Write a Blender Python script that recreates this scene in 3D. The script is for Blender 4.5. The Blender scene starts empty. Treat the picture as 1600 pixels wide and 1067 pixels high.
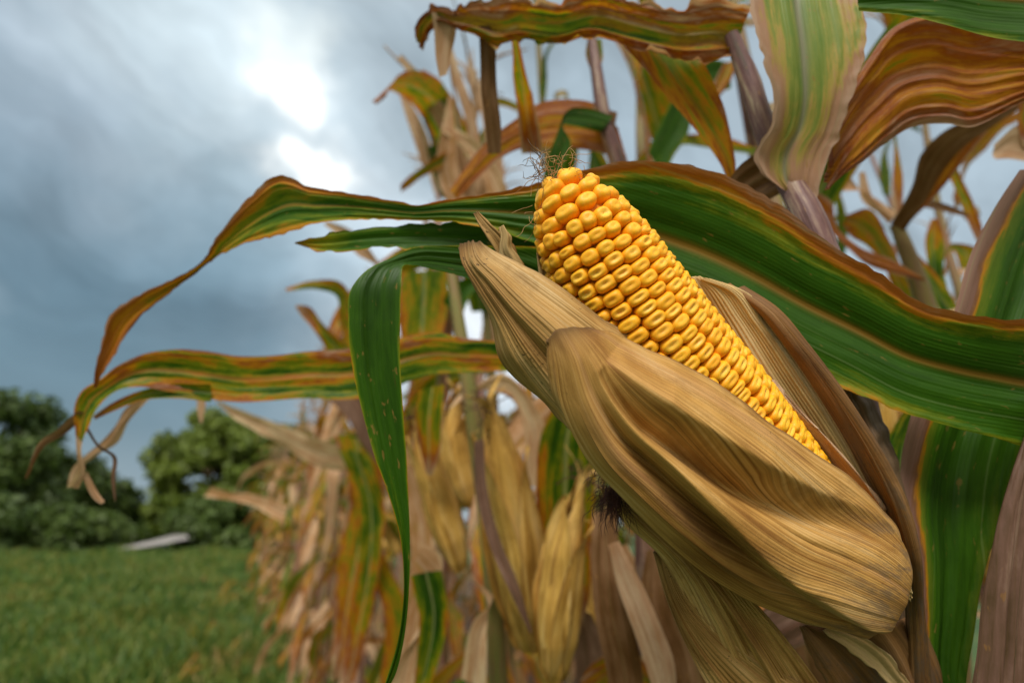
import bpy, math, random
import numpy as np
from mathutils import Vector, Matrix
rnd = random.Random(7)
npr = np.random.RandomState(11)
S = bpy.context.scene
COL = S.collection
# ------------------------------------------------------------------ camera
FPX = 889.0                      # focal length in photo pixels (1600 wide)
PITCH = math.radians(17.7)
CAM = np.array([0.0, 0.0, 1.05])
FW = np.array([0.0, math.cos(PITCH), math.sin(PITCH)])
RT = np.array([1.0, 0.0, 0.0])
UP = np.array([0.0, -math.sin(PITCH), math.cos(PITCH)])
cd = bpy.data.cameras.new('camera')
cam = bpy.data.objects.new('camera', cd)
COL.objects.link(cam)
cam.location = CAM
cam.rotation_euler = (math.radians(90) + PITCH, 0, 0)
cd.sensor_width = 36.0
cd.lens = 36.0 * FPX / 1600.0
cd.clip_start = 0.01
cd.clip_end = 2000
cd.dof.use_dof = True
cd.dof.focus_distance = 0.205
cd.dof.aperture_fstop = 6.5
S.camera = cam
S.render.engine = 'CYCLES'
S.cycles.use_denoising = True
S.cycles.max_bounces = 8
S.cycles.diffuse_bounces = 3
S.cycles.glossy_bounces = 2
S.cycles.transmission_bounces = 4
S.cycles.sample_clamp_indirect = 6
S.view_settings.view_transform = 'Standard'
S.view_settings.look = 'None'
S.view_settings.exposure = 0.45
S.view_settings.gamma = 1.0


def P(x, y, d):
    """a point seen at photo pixel x, y, d metres along the lens axis"""
    x = np.asarray(x, float); y = np.asarray(y, float); d = np.asarray(d, float)
    return (CAM + FW * d[..., None] + RT * ((x - 800) / FPX * d)[..., None]
            + UP * ((533.5 - y) / FPX * d)[..., None])


def DIR(x, y):
    v = P(x, y, 1.0) - CAM
    return v / np.linalg.norm(v)


# ------------------------------------------------------------------ node helper
class NT:
    def __init__(self, tree):
        self.t = tree; self.n = tree.nodes; self.l = tree.links
    def new(self, typ, **kw):
        nd = self.n.new(typ)
        for k, v in kw.items(): setattr(nd, k, v)
        return nd
    def put(self, sock, v):
        if hasattr(v, 'is_linked') or hasattr(v, 'node'): self.l.new(v, sock)
        else: sock.default_value = v
    def m(self, op, a, b=None, c=None, clamp=False):
        nd = self.new('ShaderNodeMath', operation=op, use_clamp=clamp)
        for i, v in enumerate((a, b, c)):
            if v is not None: self.put(nd.inputs[i], v)
        return nd.outputs[0]
    def vm(self, op, a, b=None, out=0):
        nd = self.new('ShaderNodeVectorMath', operation=op)
        self.put(nd.inputs[0], a)
        if b is not None: self.put(nd.inputs[1], b)
        return nd.outputs[out]
    def xyz(self, x, y, z):
        nd = self.new('ShaderNodeCombineXYZ')
        for i, v in enumerate((x, y, z)): self.put(nd.inputs[i], v)
        return nd.outputs[0]
    def sep(self, v):
        nd = self.new('ShaderNodeSeparateXYZ'); self.put(nd.inputs[0], v)
        return nd.outputs
    def noise(self, vec, scale, detail=2.0, rough=0.5, dist=0.0):
        nd = self.new('ShaderNodeTexNoise')
        self.put(nd.inputs['Vector'], vec)
        nd.inputs['Scale'].default_value = scale
        nd.inputs['Detail'].default_value = detail
        nd.inputs['Roughness'].default_value = rough
        nd.inputs['Distortion'].default_value = dist
        return nd.outputs['Fac']
    def ramp(self, fac, stops, interp='LINEAR'):
        nd = self.new('ShaderNodeValToRGB')
        nd.color_ramp.interpolation = interp
        e = nd.color_ramp.elements
        while len(e) > 1: e.remove(e[-1])
        e[0].position = stops[0][0]; e[0].color = (*stops[0][1], 1)
        for p, c in stops[1:]:
            q = e.new(p); q.color = (*c, 1)
        self.put(nd.inputs[0], fac)
        return nd.outputs[0]
    def mix(self, fac, a, b, blend='MIX'):
        nd = self.new('ShaderNodeMix', data_type='RGBA', blend_type=blend)
        self.put(nd.inputs[0], fac)
        for i, v in ((6, a), (7, b)):
            if isinstance(v, tuple): v = (*v[:3], 1)
            self.put(nd.inputs[i], v)
        return nd.outputs[2]
    def sstep(self, v, lo, hi):
        nd = self.new('ShaderNodeMapRange', interpolation_type='SMOOTHSTEP')
        self.put(nd.inputs[0], v)
        nd.inputs[1].default_value = lo; nd.inputs[2].default_value = hi
        nd.inputs[3].default_value = 0; nd.inputs[4].default_value = 1
        return nd.outputs[0]
    def bump(self, h, strength, dist):
        nd = self.new('ShaderNodeBump')
        nd.inputs['Strength'].default_value = strength
        nd.inputs['Distance'].default_value = dist
        self.put(nd.inputs['Height'], h)
        return nd.outputs[0]


def newmat(name):
    m = bpy.data.materials.new(name)
    m.use_nodes = True
    m.node_tree.nodes.clear()
    return m, NT(m.node_tree)


# ------------------------------------------------------------------ world
W = bpy.data.worlds.new('World'); S.world = W
W.use_nodes = True
W.node_tree.nodes.clear()
w = NT(W.node_tree)
SUN_AZ, SUN_EL = math.radians(192), math.radians(44)     # azimuth from +Y towards +X
def sky():
    dv = w.new('ShaderNodeTexCoord').outputs['Generated']
    n0 = w.new('ShaderNodeVectorMath', operation='NORMALIZE'); w.put(n0.inputs[0], dv); d = n0.outputs[0]
    wob = w.new('ShaderNodeTexNoise'); w.put(wob.inputs['Vector'], d)
    wob.inputs['Scale'].default_value = 3.2; wob.inputs['Detail'].default_value = 4; wob.inputs['Roughness'].default_value = .5
    off = w.vm('MULTIPLY', w.vm('SUBTRACT', wob.outputs['Color'], (.5, .5, .5)), (.30, .30, .30))
    dd = w.vm('ADD', d, off)
    z = w.sep(d)[2]
    base = w.ramp(w.m('MULTIPLY_ADD', z, .5, .5), [
        (0.0, (.05, .07, .04)), (0.49, (.06, .08, .05)), (0.505, (.31, .39, .44)), (0.57, (.155, .245, .30)),
        (0.66, (.125, .235, .310)), (0.76, (.18, .32, .405)), (0.86, (.35, .46, .53)), (0.93, (1.2, 1.2, 1.15)), (1.0, (1.7, 1.6, 1.45))])
    # the half of the sky behind the lens: unseen, brightened as added fill light
    back = w.m('MULTIPLY', w.sstep(w.m('MULTIPLY', w.sep(d)[1], -1.0), -.25, .6), w.sstep(z, -.02, .12))
    base = w.mix(back, base, (1.05, .95, .80))
    # streaky cloud sheets
    L = DIR(640, 420) - DIR(160, 60); L /= np.linalg.norm(L)
    along = w.vm('DOT_PRODUCT', dd, tuple(L), out=1)
    st = w.vm('SUBTRACT', dd, w.vm('MULTIPLY', w.xyz(along, along, along), tuple(L * .72)))
    n = w.noise(st, 4.2, 5, .55)
    front = w.m('MULTIPLY', w.sstep(w.sep(d)[1], 0.0, .3), w.sstep(z, .06, .4))
    col = w.mix(w.m('MULTIPLY', w.m('MULTIPLY', w.sstep(n, .47, .62), front), .62), base, (.44, .54, .61))
    n2 = w.noise(w.vm('ADD', dd, (3.1, 1.7, 9.2)), 2.2, 3, .5)
    col = w.mix(w.m('MULTIPLY', w.sstep(n2, .46, .60), .42), col, (.11, .215, .30))
    wf = w.new('ShaderNodeTexNoise'); w.put(wf.inputs['Vector'], d)
    wf.inputs['Scale'].default_value = 9; wf.inputs['Detail'].default_value = 3
    off2 = w.vm('ADD', w.vm('MULTIPLY', off, (.3, .3, .3)), w.vm('MULTIPLY', w.vm('SUBTRACT', wf.outputs['Color'], (.5, .5, .5)), (.17, .17, .17)))
    def blob(x, y, k, gain, c, col):
        q = w.vm('DOT_PRODUCT', w.vm('NORMALIZE', w.vm('ADD', d, off2)), tuple(DIR(x, y)), out=1)
        g = w.m('EXPONENT', w.m('MULTIPLY', w.m('SUBTRACT', q, 1.0), k))
        return w.mix(w.m('MULTIPLY', g, gain, clamp=True), col, c)
    col = blob(1150, 180, 5, .75, (.42, .51, .58), col)
    col = blob(1450, 330, 9, .7, (.42, .51, .58), col)
    col = blob(90, 130, 60, .6, (.42, .50, .60), col)
    col = blob(330, 20, 60, .7, (.62, .72, .76), col)
    col = blob(590, 150, 40, .4, (.50, .60, .68), col)
    col = blob(690, 560, 60, .8, (.80, .88, .95), col)
    col = blob(750, 480, 90, .8, (.85, .9, .95), col)
    col = blob(430, 130, 50, .12, (.66, .78, .83), col)
    col = blob(350, 100, 260, .25, (.72, .83, .88), col)
    col = blob(510, 240, 150, .15, (.75, .86, .92), col)
    col = blob(560, 300, 260, .35, (.8, .88, .93), col)
    col = blob(452, 130, 1300, 1.4, (1.15, 1.2, 1.2), col)
    col = blob(462, 60, 900, .8, (.85, .93, .93), col)
    col = blob(478, 245, 2200, 1.2, (1.05, 1.1, 1.1), col)
    col = blob(512, 288, 1700, 1.2, (1.05, 1.1, 1.1), col)
    n3 = w.noise(w.vm('MULTIPLY', st, (1, 1, 1.5)), 9.0, 4, .55)
    n4 = w.noise(w.vm('ADD', st, (5, 2, 1)), 3.3, 3, .5)
    fac = w.m('ADD', w.m('MULTIPLY', w.m('SUBTRACT', n3, .5), .9), w.m('MULTIPLY', w.m('SUBTRACT', n4, .5), 1.3))
    fac = w.m('MULTIPLY_ADD', fac, front, 1.0)
    col = w.vm('MULTIPLY', col, w.xyz(fac, fac, fac))
    ns = w.new('ShaderNodeTexSky', sky_type='NISHITA', sun_disc=False)
    ns.sun_elevation = SUN_EL; ns.sun_rotation = SUN_AZ
    bg0 = w.new('ShaderNodeBackground'); w.put(bg0.inputs[0], ns.outputs[0]); bg0.inputs[1].default_value = .003
    bg = w.new('ShaderNodeBackground'); w.put(bg.inputs[0], col); bg.inputs[1].default_value = 0.76
    ad = w.new('ShaderNodeAddShader'); w.l.new(bg0.outputs[0], ad.inputs[0]); w.l.new(bg.outputs[0], ad.inputs[1])
    o = w.new('ShaderNodeOutputWorld'); w.l.new(ad.outputs[0], o.inputs[0])
sky()
sl = bpy.data.lights.new('sun', 'SUN')
sl.energy = 2.3; sl.angle = math.radians(18); sl.color = (1, .96, .9)
so = bpy.data.objects.new('sun', sl); COL.objects.link(so)
sdir = Vector((math.sin(SUN_AZ) * math.cos(SUN_EL), math.cos(SUN_AZ) * math.cos(SUN_EL), math.sin(SUN_EL)))
so.rotation_euler = sdir.to_track_quat('Z', 'Y').to_euler()


# ------------------------------------------------------------------ object helpers
def tag(o, label=None, cat=None, group=None, kind=None):
    if label: o['label'] = label
    if cat: o['category'] = cat
    if group: o['group'] = group
    if kind: o['kind'] = kind
    return o


def empty(name, loc, label=None, cat=None, group=None):
    o = bpy.data.objects.new(name, None); COL.objects.link(o)
    o.location = Vector([float(v) for v in loc]); o.empty_display_size = .05
    return tag(o, label, cat, group)


def mkmesh(name, verts, faces, mat=None, attrs=None, smooth=True):
    me = bpy.data.meshes.new(name)
    verts = np.asarray(verts, np.float32)
    if isinstance(faces, np.ndarray):
        k = faces.shape[1]; nf = faces.shape[0]
        me.vertices.add(len(verts)); me.vertices.foreach_set('co', verts.ravel())
        me.loops.add(nf * k); me.loops.foreach_set('vertex_index', faces.astype(np.int32).ravel())
        me.polygons.add(nf)
        me.polygons.foreach_set('loop_start', np.arange(0, nf * k, k, dtype=np.int32))
        me.polygons.foreach_set('loop_total', np.full(nf, k, np.int32))
        me.update(calc_edges=True)
    else:
        me.from_pydata([tuple(v) for v in verts], [], faces)
    me.polygons.foreach_set('use_smooth', np.full(len(me.polygons), smooth))
    for k, v in (attrs or {}).items():
        v = np.asarray(v, np.float32)
        if v.ndim == 1:
            a = me.attributes.new(k, 'FLOAT', 'POINT'); a.data.foreach_set('value', v)
        else:
            a = me.attributes.new(k, 'FLOAT_VECTOR', 'POINT'); a.data.foreach_set('vector', v.ravel())
    if mat: me.materials.append(mat)
    me.update()
    return me


def obj(name, me, parent=None, world=True):
    o = bpy.data.objects.new(name, me); COL.objects.link(o)
    if parent is not None:
        o.parent = parent
        if world:                                   # mesh data is in world coordinates
            off = Vector((0, 0, 0)); q = parent
            while q is not None: off += q.location; q = q.parent
            o.matrix_parent_inverse = Matrix.Translation(-off)
    return o


def hermite(t, pts, tq):
    t = np.asarray(t, float); pts = np.asarray(pts, float); tq = np.asarray(tq, float)
    m = np.zeros_like(pts); dt = np.diff(t)
    sl_ = (pts[1:] - pts[:-1]) / dt.reshape(-1, *([1] * (pts.ndim - 1)))
    m[0] = sl_[0]; m[-1] = sl_[-1]
    for i in range(1, len(pts) - 1):
        m[i] = (sl_[i - 1] * dt[i] + sl_[i] * dt[i - 1]) / (dt[i - 1] + dt[i])
    idx = np.clip(np.searchsorted(t, tq, side='right') - 1, 0, len(t) - 2)
    h = dt[idx]; s = (tq - t[idx]) / h
    sh = (-1,) + (1,) * (pts.ndim - 1)
    s = s.reshape(sh); h = h.reshape(sh)
    return ((2 * s**3 - 3 * s**2 + 1) * pts[idx] + (s**3 - 2 * s**2 + s) * h * m[idx]
            + (-2 * s**3 + 3 * s**2) * pts[idx + 1] + (s**3 - s**2) * h * m[idx + 1])


def gridfaces(nu, nv, wrap=False):
    i, j = np.meshgrid(np.arange(nu - 1), np.arange(nv if wrap else nv - 1), indexing='ij')
    a = i * nv + j; b = i * nv + (j + 1) % nv
    return np.stack([a, b, b + nv, a + nv], -1).reshape(-1, 4)


def vnoise(x, seed=0):
    """smooth 1-d value noise in -1..1"""
    r = np.random.RandomState(seed).uniform(-1, 1, 512)
    x = np.asarray(x, float) + 100.0
    i = np.floor(x).astype(int); f = x - i; f = f * f * (3 - 2 * f)
    return r[i % 512] * (1 - f) + r[(i + 1) % 512] * f


def unit(v):
    return v / np.maximum(np.linalg.norm(v, axis=-1, keepdims=True), 1e-9)


def strip(A, B, nu, nv, fold=0.0, wave=0.0, freq=30.0, seed=0, curl=0.0, ragged=0.0, t=None, arch=0.0, crk=0.0):
    """leaf blade between two edge curves A and B (control points in metres)"""
    A = np.asarray(A, float); B = np.asarray(B, float)
    C = (A + B) / 2
    if t is None:
        t = np.concatenate([[0], np.cumsum(np.maximum(np.linalg.norm(np.diff(C, axis=0), axis=1), 1e-4))])
    tq = np.linspace(0, t[-1], nu)
    a = hermite(t, A, tq); b = hermite(t, B, tq)
    c = (a + b) / 2
    s = np.concatenate([[0], np.cumsum(np.linalg.norm(np.diff(c, axis=0), axis=1))])
    T = unit(np.gradient(c, axis=0)); Wd = b - a; wd = np.linalg.norm(Wd, axis=1)
    N = unit(np.cross(T, unit(Wd)))
    for i in range(1, nu):
        if np.dot(N[i], N[i - 1]) < 0: N[i] = -N[i]
    if np.dot(N[0], CAM - c[0]) < 0: N = -N          # N looks towards the lens side
    v = np.linspace(-1, 1, nv)
    p = c[:, None] + Wd[:, None] * (v[None, :, None] * .5)
    h = -fold * wd[:, None] * (1 - np.abs(v)[None, :]) + arch * wd[:, None] * (1 - v[None, :]**2)
    h = h + curl * wd[:, None] * (v[None, :]**2)
    if crk:
        h = h + crk * (vnoise(v[None, :] * 5 + s[:, None] * 3 + seed, seed + 2) + .6 * vnoise(v[None, :] * 12 - s[:, None] * 4 + seed, seed + 3)
                       + .45 * vnoise(s[:, None] * 20 + v[None, :] * 3, seed + 4))
    e = np.abs(v)**1.6
    wv = np.where(v < 0, 0, 1)
    wa = vnoise(s * freq, seed) * .7 + vnoise(s * freq * 2.3, seed + 5) * .3
    wb = vnoise(s * freq + 7, seed + 1) * .7 + vnoise(s * freq * 2.1, seed + 6) * .3
    h = h + wave * e[None, :] * np.where(wv[None, :] == 0, wa[:, None], wb[:, None])
    p = p + N[:, None] * h[..., None]
    if ragged:
        rg = ragged * e[None, :]**4 * np.where(wv[None, :] == 0, vnoise(s * 260, seed + 8)[:, None] - .6, vnoise(s * 240, seed + 9)[:, None] - .6)
        p = p + unit(Wd)[:, None] * (np.sign(v)[None, :] * rg)[..., None]
    lf = np.stack(np.broadcast_arrays((s / s[-1])[:, None], v[None, :], s[:, None]), -1)
    wdd = np.broadcast_to(wd[:, None], (nu, nv))
    return p.reshape(-1, 3), gridfaces(nu, nv), lf.reshape(-1, 3), wdd.reshape(-1)


def ribbon(name, rows, mat, parent, nu=90, nv=17, label=None, solid=0.0, **kw):
    """rows: (xa, ya, xb, yb, da[, db]) photo pixels of the two edges + their distances"""
    r = np.array([(q[0], q[1], q[2], q[3], q[4], q[5] if len(q) > 5 else q[4]) for q in rows], float)
    A = P(r[:, 0], r[:, 1], r[:, 4]); B = P(r[:, 2], r[:, 3], r[:, 5])
    kw.setdefault('crk', .0009)
    v, f, lf, wd = strip(A, B, nu, nv, **kw)
    o = obj(name, mkmesh(name, v, f, mat, {'lf': lf, 'wd': wd}), parent)
    if solid:
        md = o.modifiers.new('thickness', 'SOLIDIFY'); md.thickness = solid; md.offset = 0
    if label: o['label'] = label
    return o


def patch(name, grid, mat, parent, nu=160, nv=120, disp=None, solid=.0005, label=None):
    """a husk leaf: control grid of (x, y, d); rows run along the husk, columns across it"""
    g = np.array(grid, float)
    p = P(g[..., 0], g[..., 1], g[..., 2])
    tu = np.concatenate([[0], np.cumsum(np.linalg.norm(np.diff(p.mean(1), axis=0), axis=1) + 1e-4)])
    tv = np.arange(p.shape[1], dtype=float)
    U = np.linspace(0, 1, nu); V = np.linspace(0, 1, nv)
    q = hermite(tu, p, U * tu[-1])
    q = np.swapaxes(hermite(tv, np.swapaxes(q, 0, 1), V * tv[-1]), 0, 1)
    du = np.gradient(q, axis=0); dvv = np.gradient(q, axis=1)
    N = unit(np.cross(du, dvv)); N = np.where(((CAM - q) * N).sum(-1, keepdims=True).mean() < 0, -N, N)
    wd = np.linalg.norm(q[:, -1] - q[:, 0], axis=-1)
    wd = np.maximum(np.linalg.norm(np.diff(q, axis=1), axis=-1).sum(1), .004)
    if disp is not None:
        q = q + N * disp(U[:, None], V[None, :])[..., None]
    c = q.mean(1); s = np.concatenate([[0], np.cumsum(np.linalg.norm(np.diff(c, axis=0), axis=1))])
    lf = np.stack(np.broadcast_arrays(U[:, None], V[None, :] * 2 - 1, s[:, None]), -1)
    o = obj(name, mkmesh(name, q.reshape(-1, 3), gridfaces(nu, nv), mat,
            {'lf': lf.reshape(-1, 3), 'wd': np.broadcast_to(wd[:, None], (nu, nv)).reshape(-1)}), parent)
    if solid:
        md = o.modifiers.new('thickness', 'SOLIDIFY'); md.thickness = solid; md.offset = -1
    if label: o['label'] = label
    return o


def tube(pts, rad, nu=24, ns=10, rough=0.0, seed=0, closed=True):
    pts = np.asarray(pts, float); rad = np.asarray(rad, float) * np.ones(len(pts))
    t = np.concatenate([[0], np.cumsum(np.linalg.norm(np.diff(pts, axis=0), axis=1) + 1e-6)])
    tq = np.linspace(0, t[-1], nu)
    c = hermite(t, pts, tq); r = np.interp(tq, t, rad)
    T = unit(np.gradient(c, axis=0))
    ref = np.array([.13, .97, .21]) if abs(T[0, 1]) < .8 else np.array([.97, .1, .2])
    X = unit(np.cross(T, ref)); Y = np.cross(T, X)
    a = np.linspace(0, 2 * np.pi, ns, endpoint=False)
    rr = r[:, None] * (1 + rough * np.sin(a[None, :] * 7 + seed) * .5 + rough * vnoise(tq * 90 + seed, seed)[:, None])
    v = c[:, None] + (X[:, None] * np.cos(a)[None, :, None] + Y[:, None] * np.sin(a)[None, :, None]) * rr[..., None]
    lf = np.stack(np.broadcast_arrays((tq / t[-1])[:, None], (a / np.pi - 1)[None, :], tq[:, None]), -1)
    f = gridfaces(nu, ns, wrap=True)
    return v.reshape(-1, 3), f, lf.reshape(-1, 3), np.full(nu * ns, float(r.mean() * 6))


def merge(parts):
    vs, fs, ls, ws = [], [], [], []; n = 0
    for v, f, l, wd in parts:
        vs.append(v); fs.append(f + n); ls.append(l); ws.append(wd); n += len(v)
    return np.concatenate(vs), np.concatenate(fs), np.concatenate(ls), np.concatenate(ws)


def tubes(name, parts, mat, parent=None, world=True):
    v, f, l, wd = merge(parts)
    return obj(name, mkmesh(name, v, f, mat, {'lf': l, 'wd': wd}), parent, world)


# ------------------------------------------------------------------ materials
DG, GR, YG, OC, RU, PT, TN = ((.011, .040, .002), (.036, .105, .004), (.20, .225, .007), (.47, .20, .008),
                              (.27, .070, .009), (.36, .19, .115), (.47, .33, .19))


def leafmat(name, bias=.15, n=.5, ea=.35, eb=.35, tip=.2, base=0., power=5, mid=(.20, .24, .08), midw=.05, midamt=.6,
            trans=.32, spots=.5, rough=.42, vein=1.0, stops=None, rand=0.0, lo=1.0, marg=5.0, seed=0.0, grade=(0, 1, 0)):
    m, k = newmat(name)
    at = k.new('ShaderNodeAttribute', attribute_name='lf').outputs['Vector']
    wd = k.new('ShaderNodeAttribute', attribute_name='wd').outputs['Fac']
    u, v, s = k.sep(at)
    oi = k.new('ShaderNodeObjectInfo').outputs['Random']
    sd = k.m('MULTIPLY_ADD', oi, 37.0, seed)
    x = k.m('MULTIPLY', k.m('MULTIPLY', v, wd), .5)          # metres across
    c1 = k.xyz(k.m('MULTIPLY', s, 11 * lo), k.m('MULTIPLY', x, 125 * lo), sd)
    n1 = k.noise(c1, 1.0, 6, .68, .4)
    c2 = k.xyz(k.m('MULTIPLY', s, 26), k.m('MULTIPLY', x, 420), sd)
    n2 = k.noise(c2, 1.0, 3, .6)
    av = k.m('ABSOLUTE', v)
    e = k.m('POWER', av, power)
    side = k.sstep(v, -.05, .05)
    ew = k.m('MULTIPLY_ADD', side, eb - ea, ea)
    t = k.m('MULTIPLY_ADD', k.m('SUBTRACT', n1, .5), n * 2, bias)
    t = k.m('MULTIPLY_ADD', k.m('SUBTRACT', n2, .5), n * .7 + .12, t)
    n5 = k.noise(k.xyz(k.m('MULTIPLY', s, 34), k.m('MULTIPLY', x, 90), k.m('ADD', sd, 9.0)), 1.0, 5, .7)
    t = k.m('MULTIPLY_ADD', k.m('SUBTRACT', n5, .5), n * 1.2 + .12, t)
    n6 = k.noise(k.xyz(k.m('MULTIPLY', s, 17), k.m('MULTIPLY', v, 1.3), k.m('ADD', sd, 3.0)), 1.0, 4, .6)
    e = k.m('MULTIPLY', e, k.m('MAXIMUM', k.m('MULTIPLY_ADD', k.m('SUBTRACT', n6, .5), marg, 1.05), .1))
    t = k.m('MULTIPLY_ADD', e, ew, t)
    t = k.m('MULTIPLY_ADD', k.m('POWER', u, 3.0), tip, t)
    t = k.m('MULTIPLY_ADD', k.m('POWER', k.m('SUBTRACT', 1.0, u), 3.0), base, t)
    if rand: t = k.m('MULTIPLY_ADD', k.m('SUBTRACT', oi, .5), rand, t)
    t = k.m('MAXIMUM', k.m('MINIMUM', t, 1.0), 0.0)
    stops = stops or [(0, DG), (.22, GR), (.40, YG), (.50, OC), (.64, RU), (.80, PT), (1, TN)]
    col = k.ramp(t, stops)
    # blemishes: rust and straw coloured flecks stretched along the veins
    sp = k.noise(k.xyz(k.m('MULTIPLY', s, 150), k.m('MULTIPLY', x, 420), sd), 1.0, 2, .5)
    col = k.mix(k.m('MULTIPLY', k.sstep(sp, .66, .74), spots), col, (.33, .17, .05))
    sp2 = k.noise(k.xyz(k.m('MULTIPLY', s, 60), k.m('MULTIPLY', x, 260), k.m('ADD', sd, 5.0)), 1.0, 3, .6)
    col = k.mix(k.m('MULTIPLY', k.sstep(sp2, .66, .78), spots * .7), col, (.08, .035, .012))
    # fine parallel veins
    vv = k.noise(k.xyz(k.m('MULTIPLY', s, 3), k.m('MULTIPLY', x, 1500), 2.0), 1.0, 1, .5)
    vw = k.m('SINE', k.m('MULTIPLY', x, 3900))
    vh = k.m('ADD', k.m('MULTIPLY', vw, .25), vv)
    col = k.mix(k.m('MULTIPLY', k.sstep(vh, .55, 1.0), .28 * vein), col, (.30, .36, .10), 'SOFT_LIGHT')
    lines = k.sstep(k.noise(k.xyz(k.m('MULTIPLY', s, 2), k.m('MULTIPLY', x, 620), 8.0), 1.0, 0, .5), .70, .76)
    col = k.mix(k.m('MULTIPLY', lines, .12 * vein), col, (.35, .45, .2))
    mg = k.m('EXPONENT', k.m('MULTIPLY', k.m('POWER', k.m('DIVIDE', v, midw), 2.0), -1.0))
    col = k.mix(k.m('MULTIPLY', mg, midamt), col, mid)
    pb = k.new('ShaderNodeBsdfPrincipled')
    k.put(pb.inputs['Base Color'], col)
    k.put(pb.inputs['Roughness'], k.m('MULTIPLY_ADD', n2, .25, rough - .1))
    pb.inputs['Specular IOR Level'].default_value = .2
    hh = k.m('ADD', k.m('MULTIPLY', vh, vein), k.m('MULTIPLY', mg, 2.0))
    hh = k.m('ADD', hh, k.m('MULTIPLY', n1, 2.5))
    b = k.bump(hh, .38, .0003)
    k.put(pb.inputs['Normal'], b)
    tr = k.new('ShaderNodeBsdfTranslucent')
    tc = k.mix(.55, col, (1.6, 1.5, .9), 'MULTIPLY')
    k.put(tr.inputs['Color'], k.mix(.35, col, k.mix(1.0, col, (1.9, 1.7, .6), 'MULTIPLY')))
    k.put(tr.inputs['Normal'], b)
    mx = k.new('ShaderNodeMixShader'); mx.inputs[0].default_value = trans
    k.l.new(pb.outputs[0], mx.inputs[1]); k.l.new(tr.outputs[0], mx.inputs[2])
    o = k.new('ShaderNodeOutputMaterial'); k.l.new(mx.outputs[0], o.inputs[0])
    return m


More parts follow.
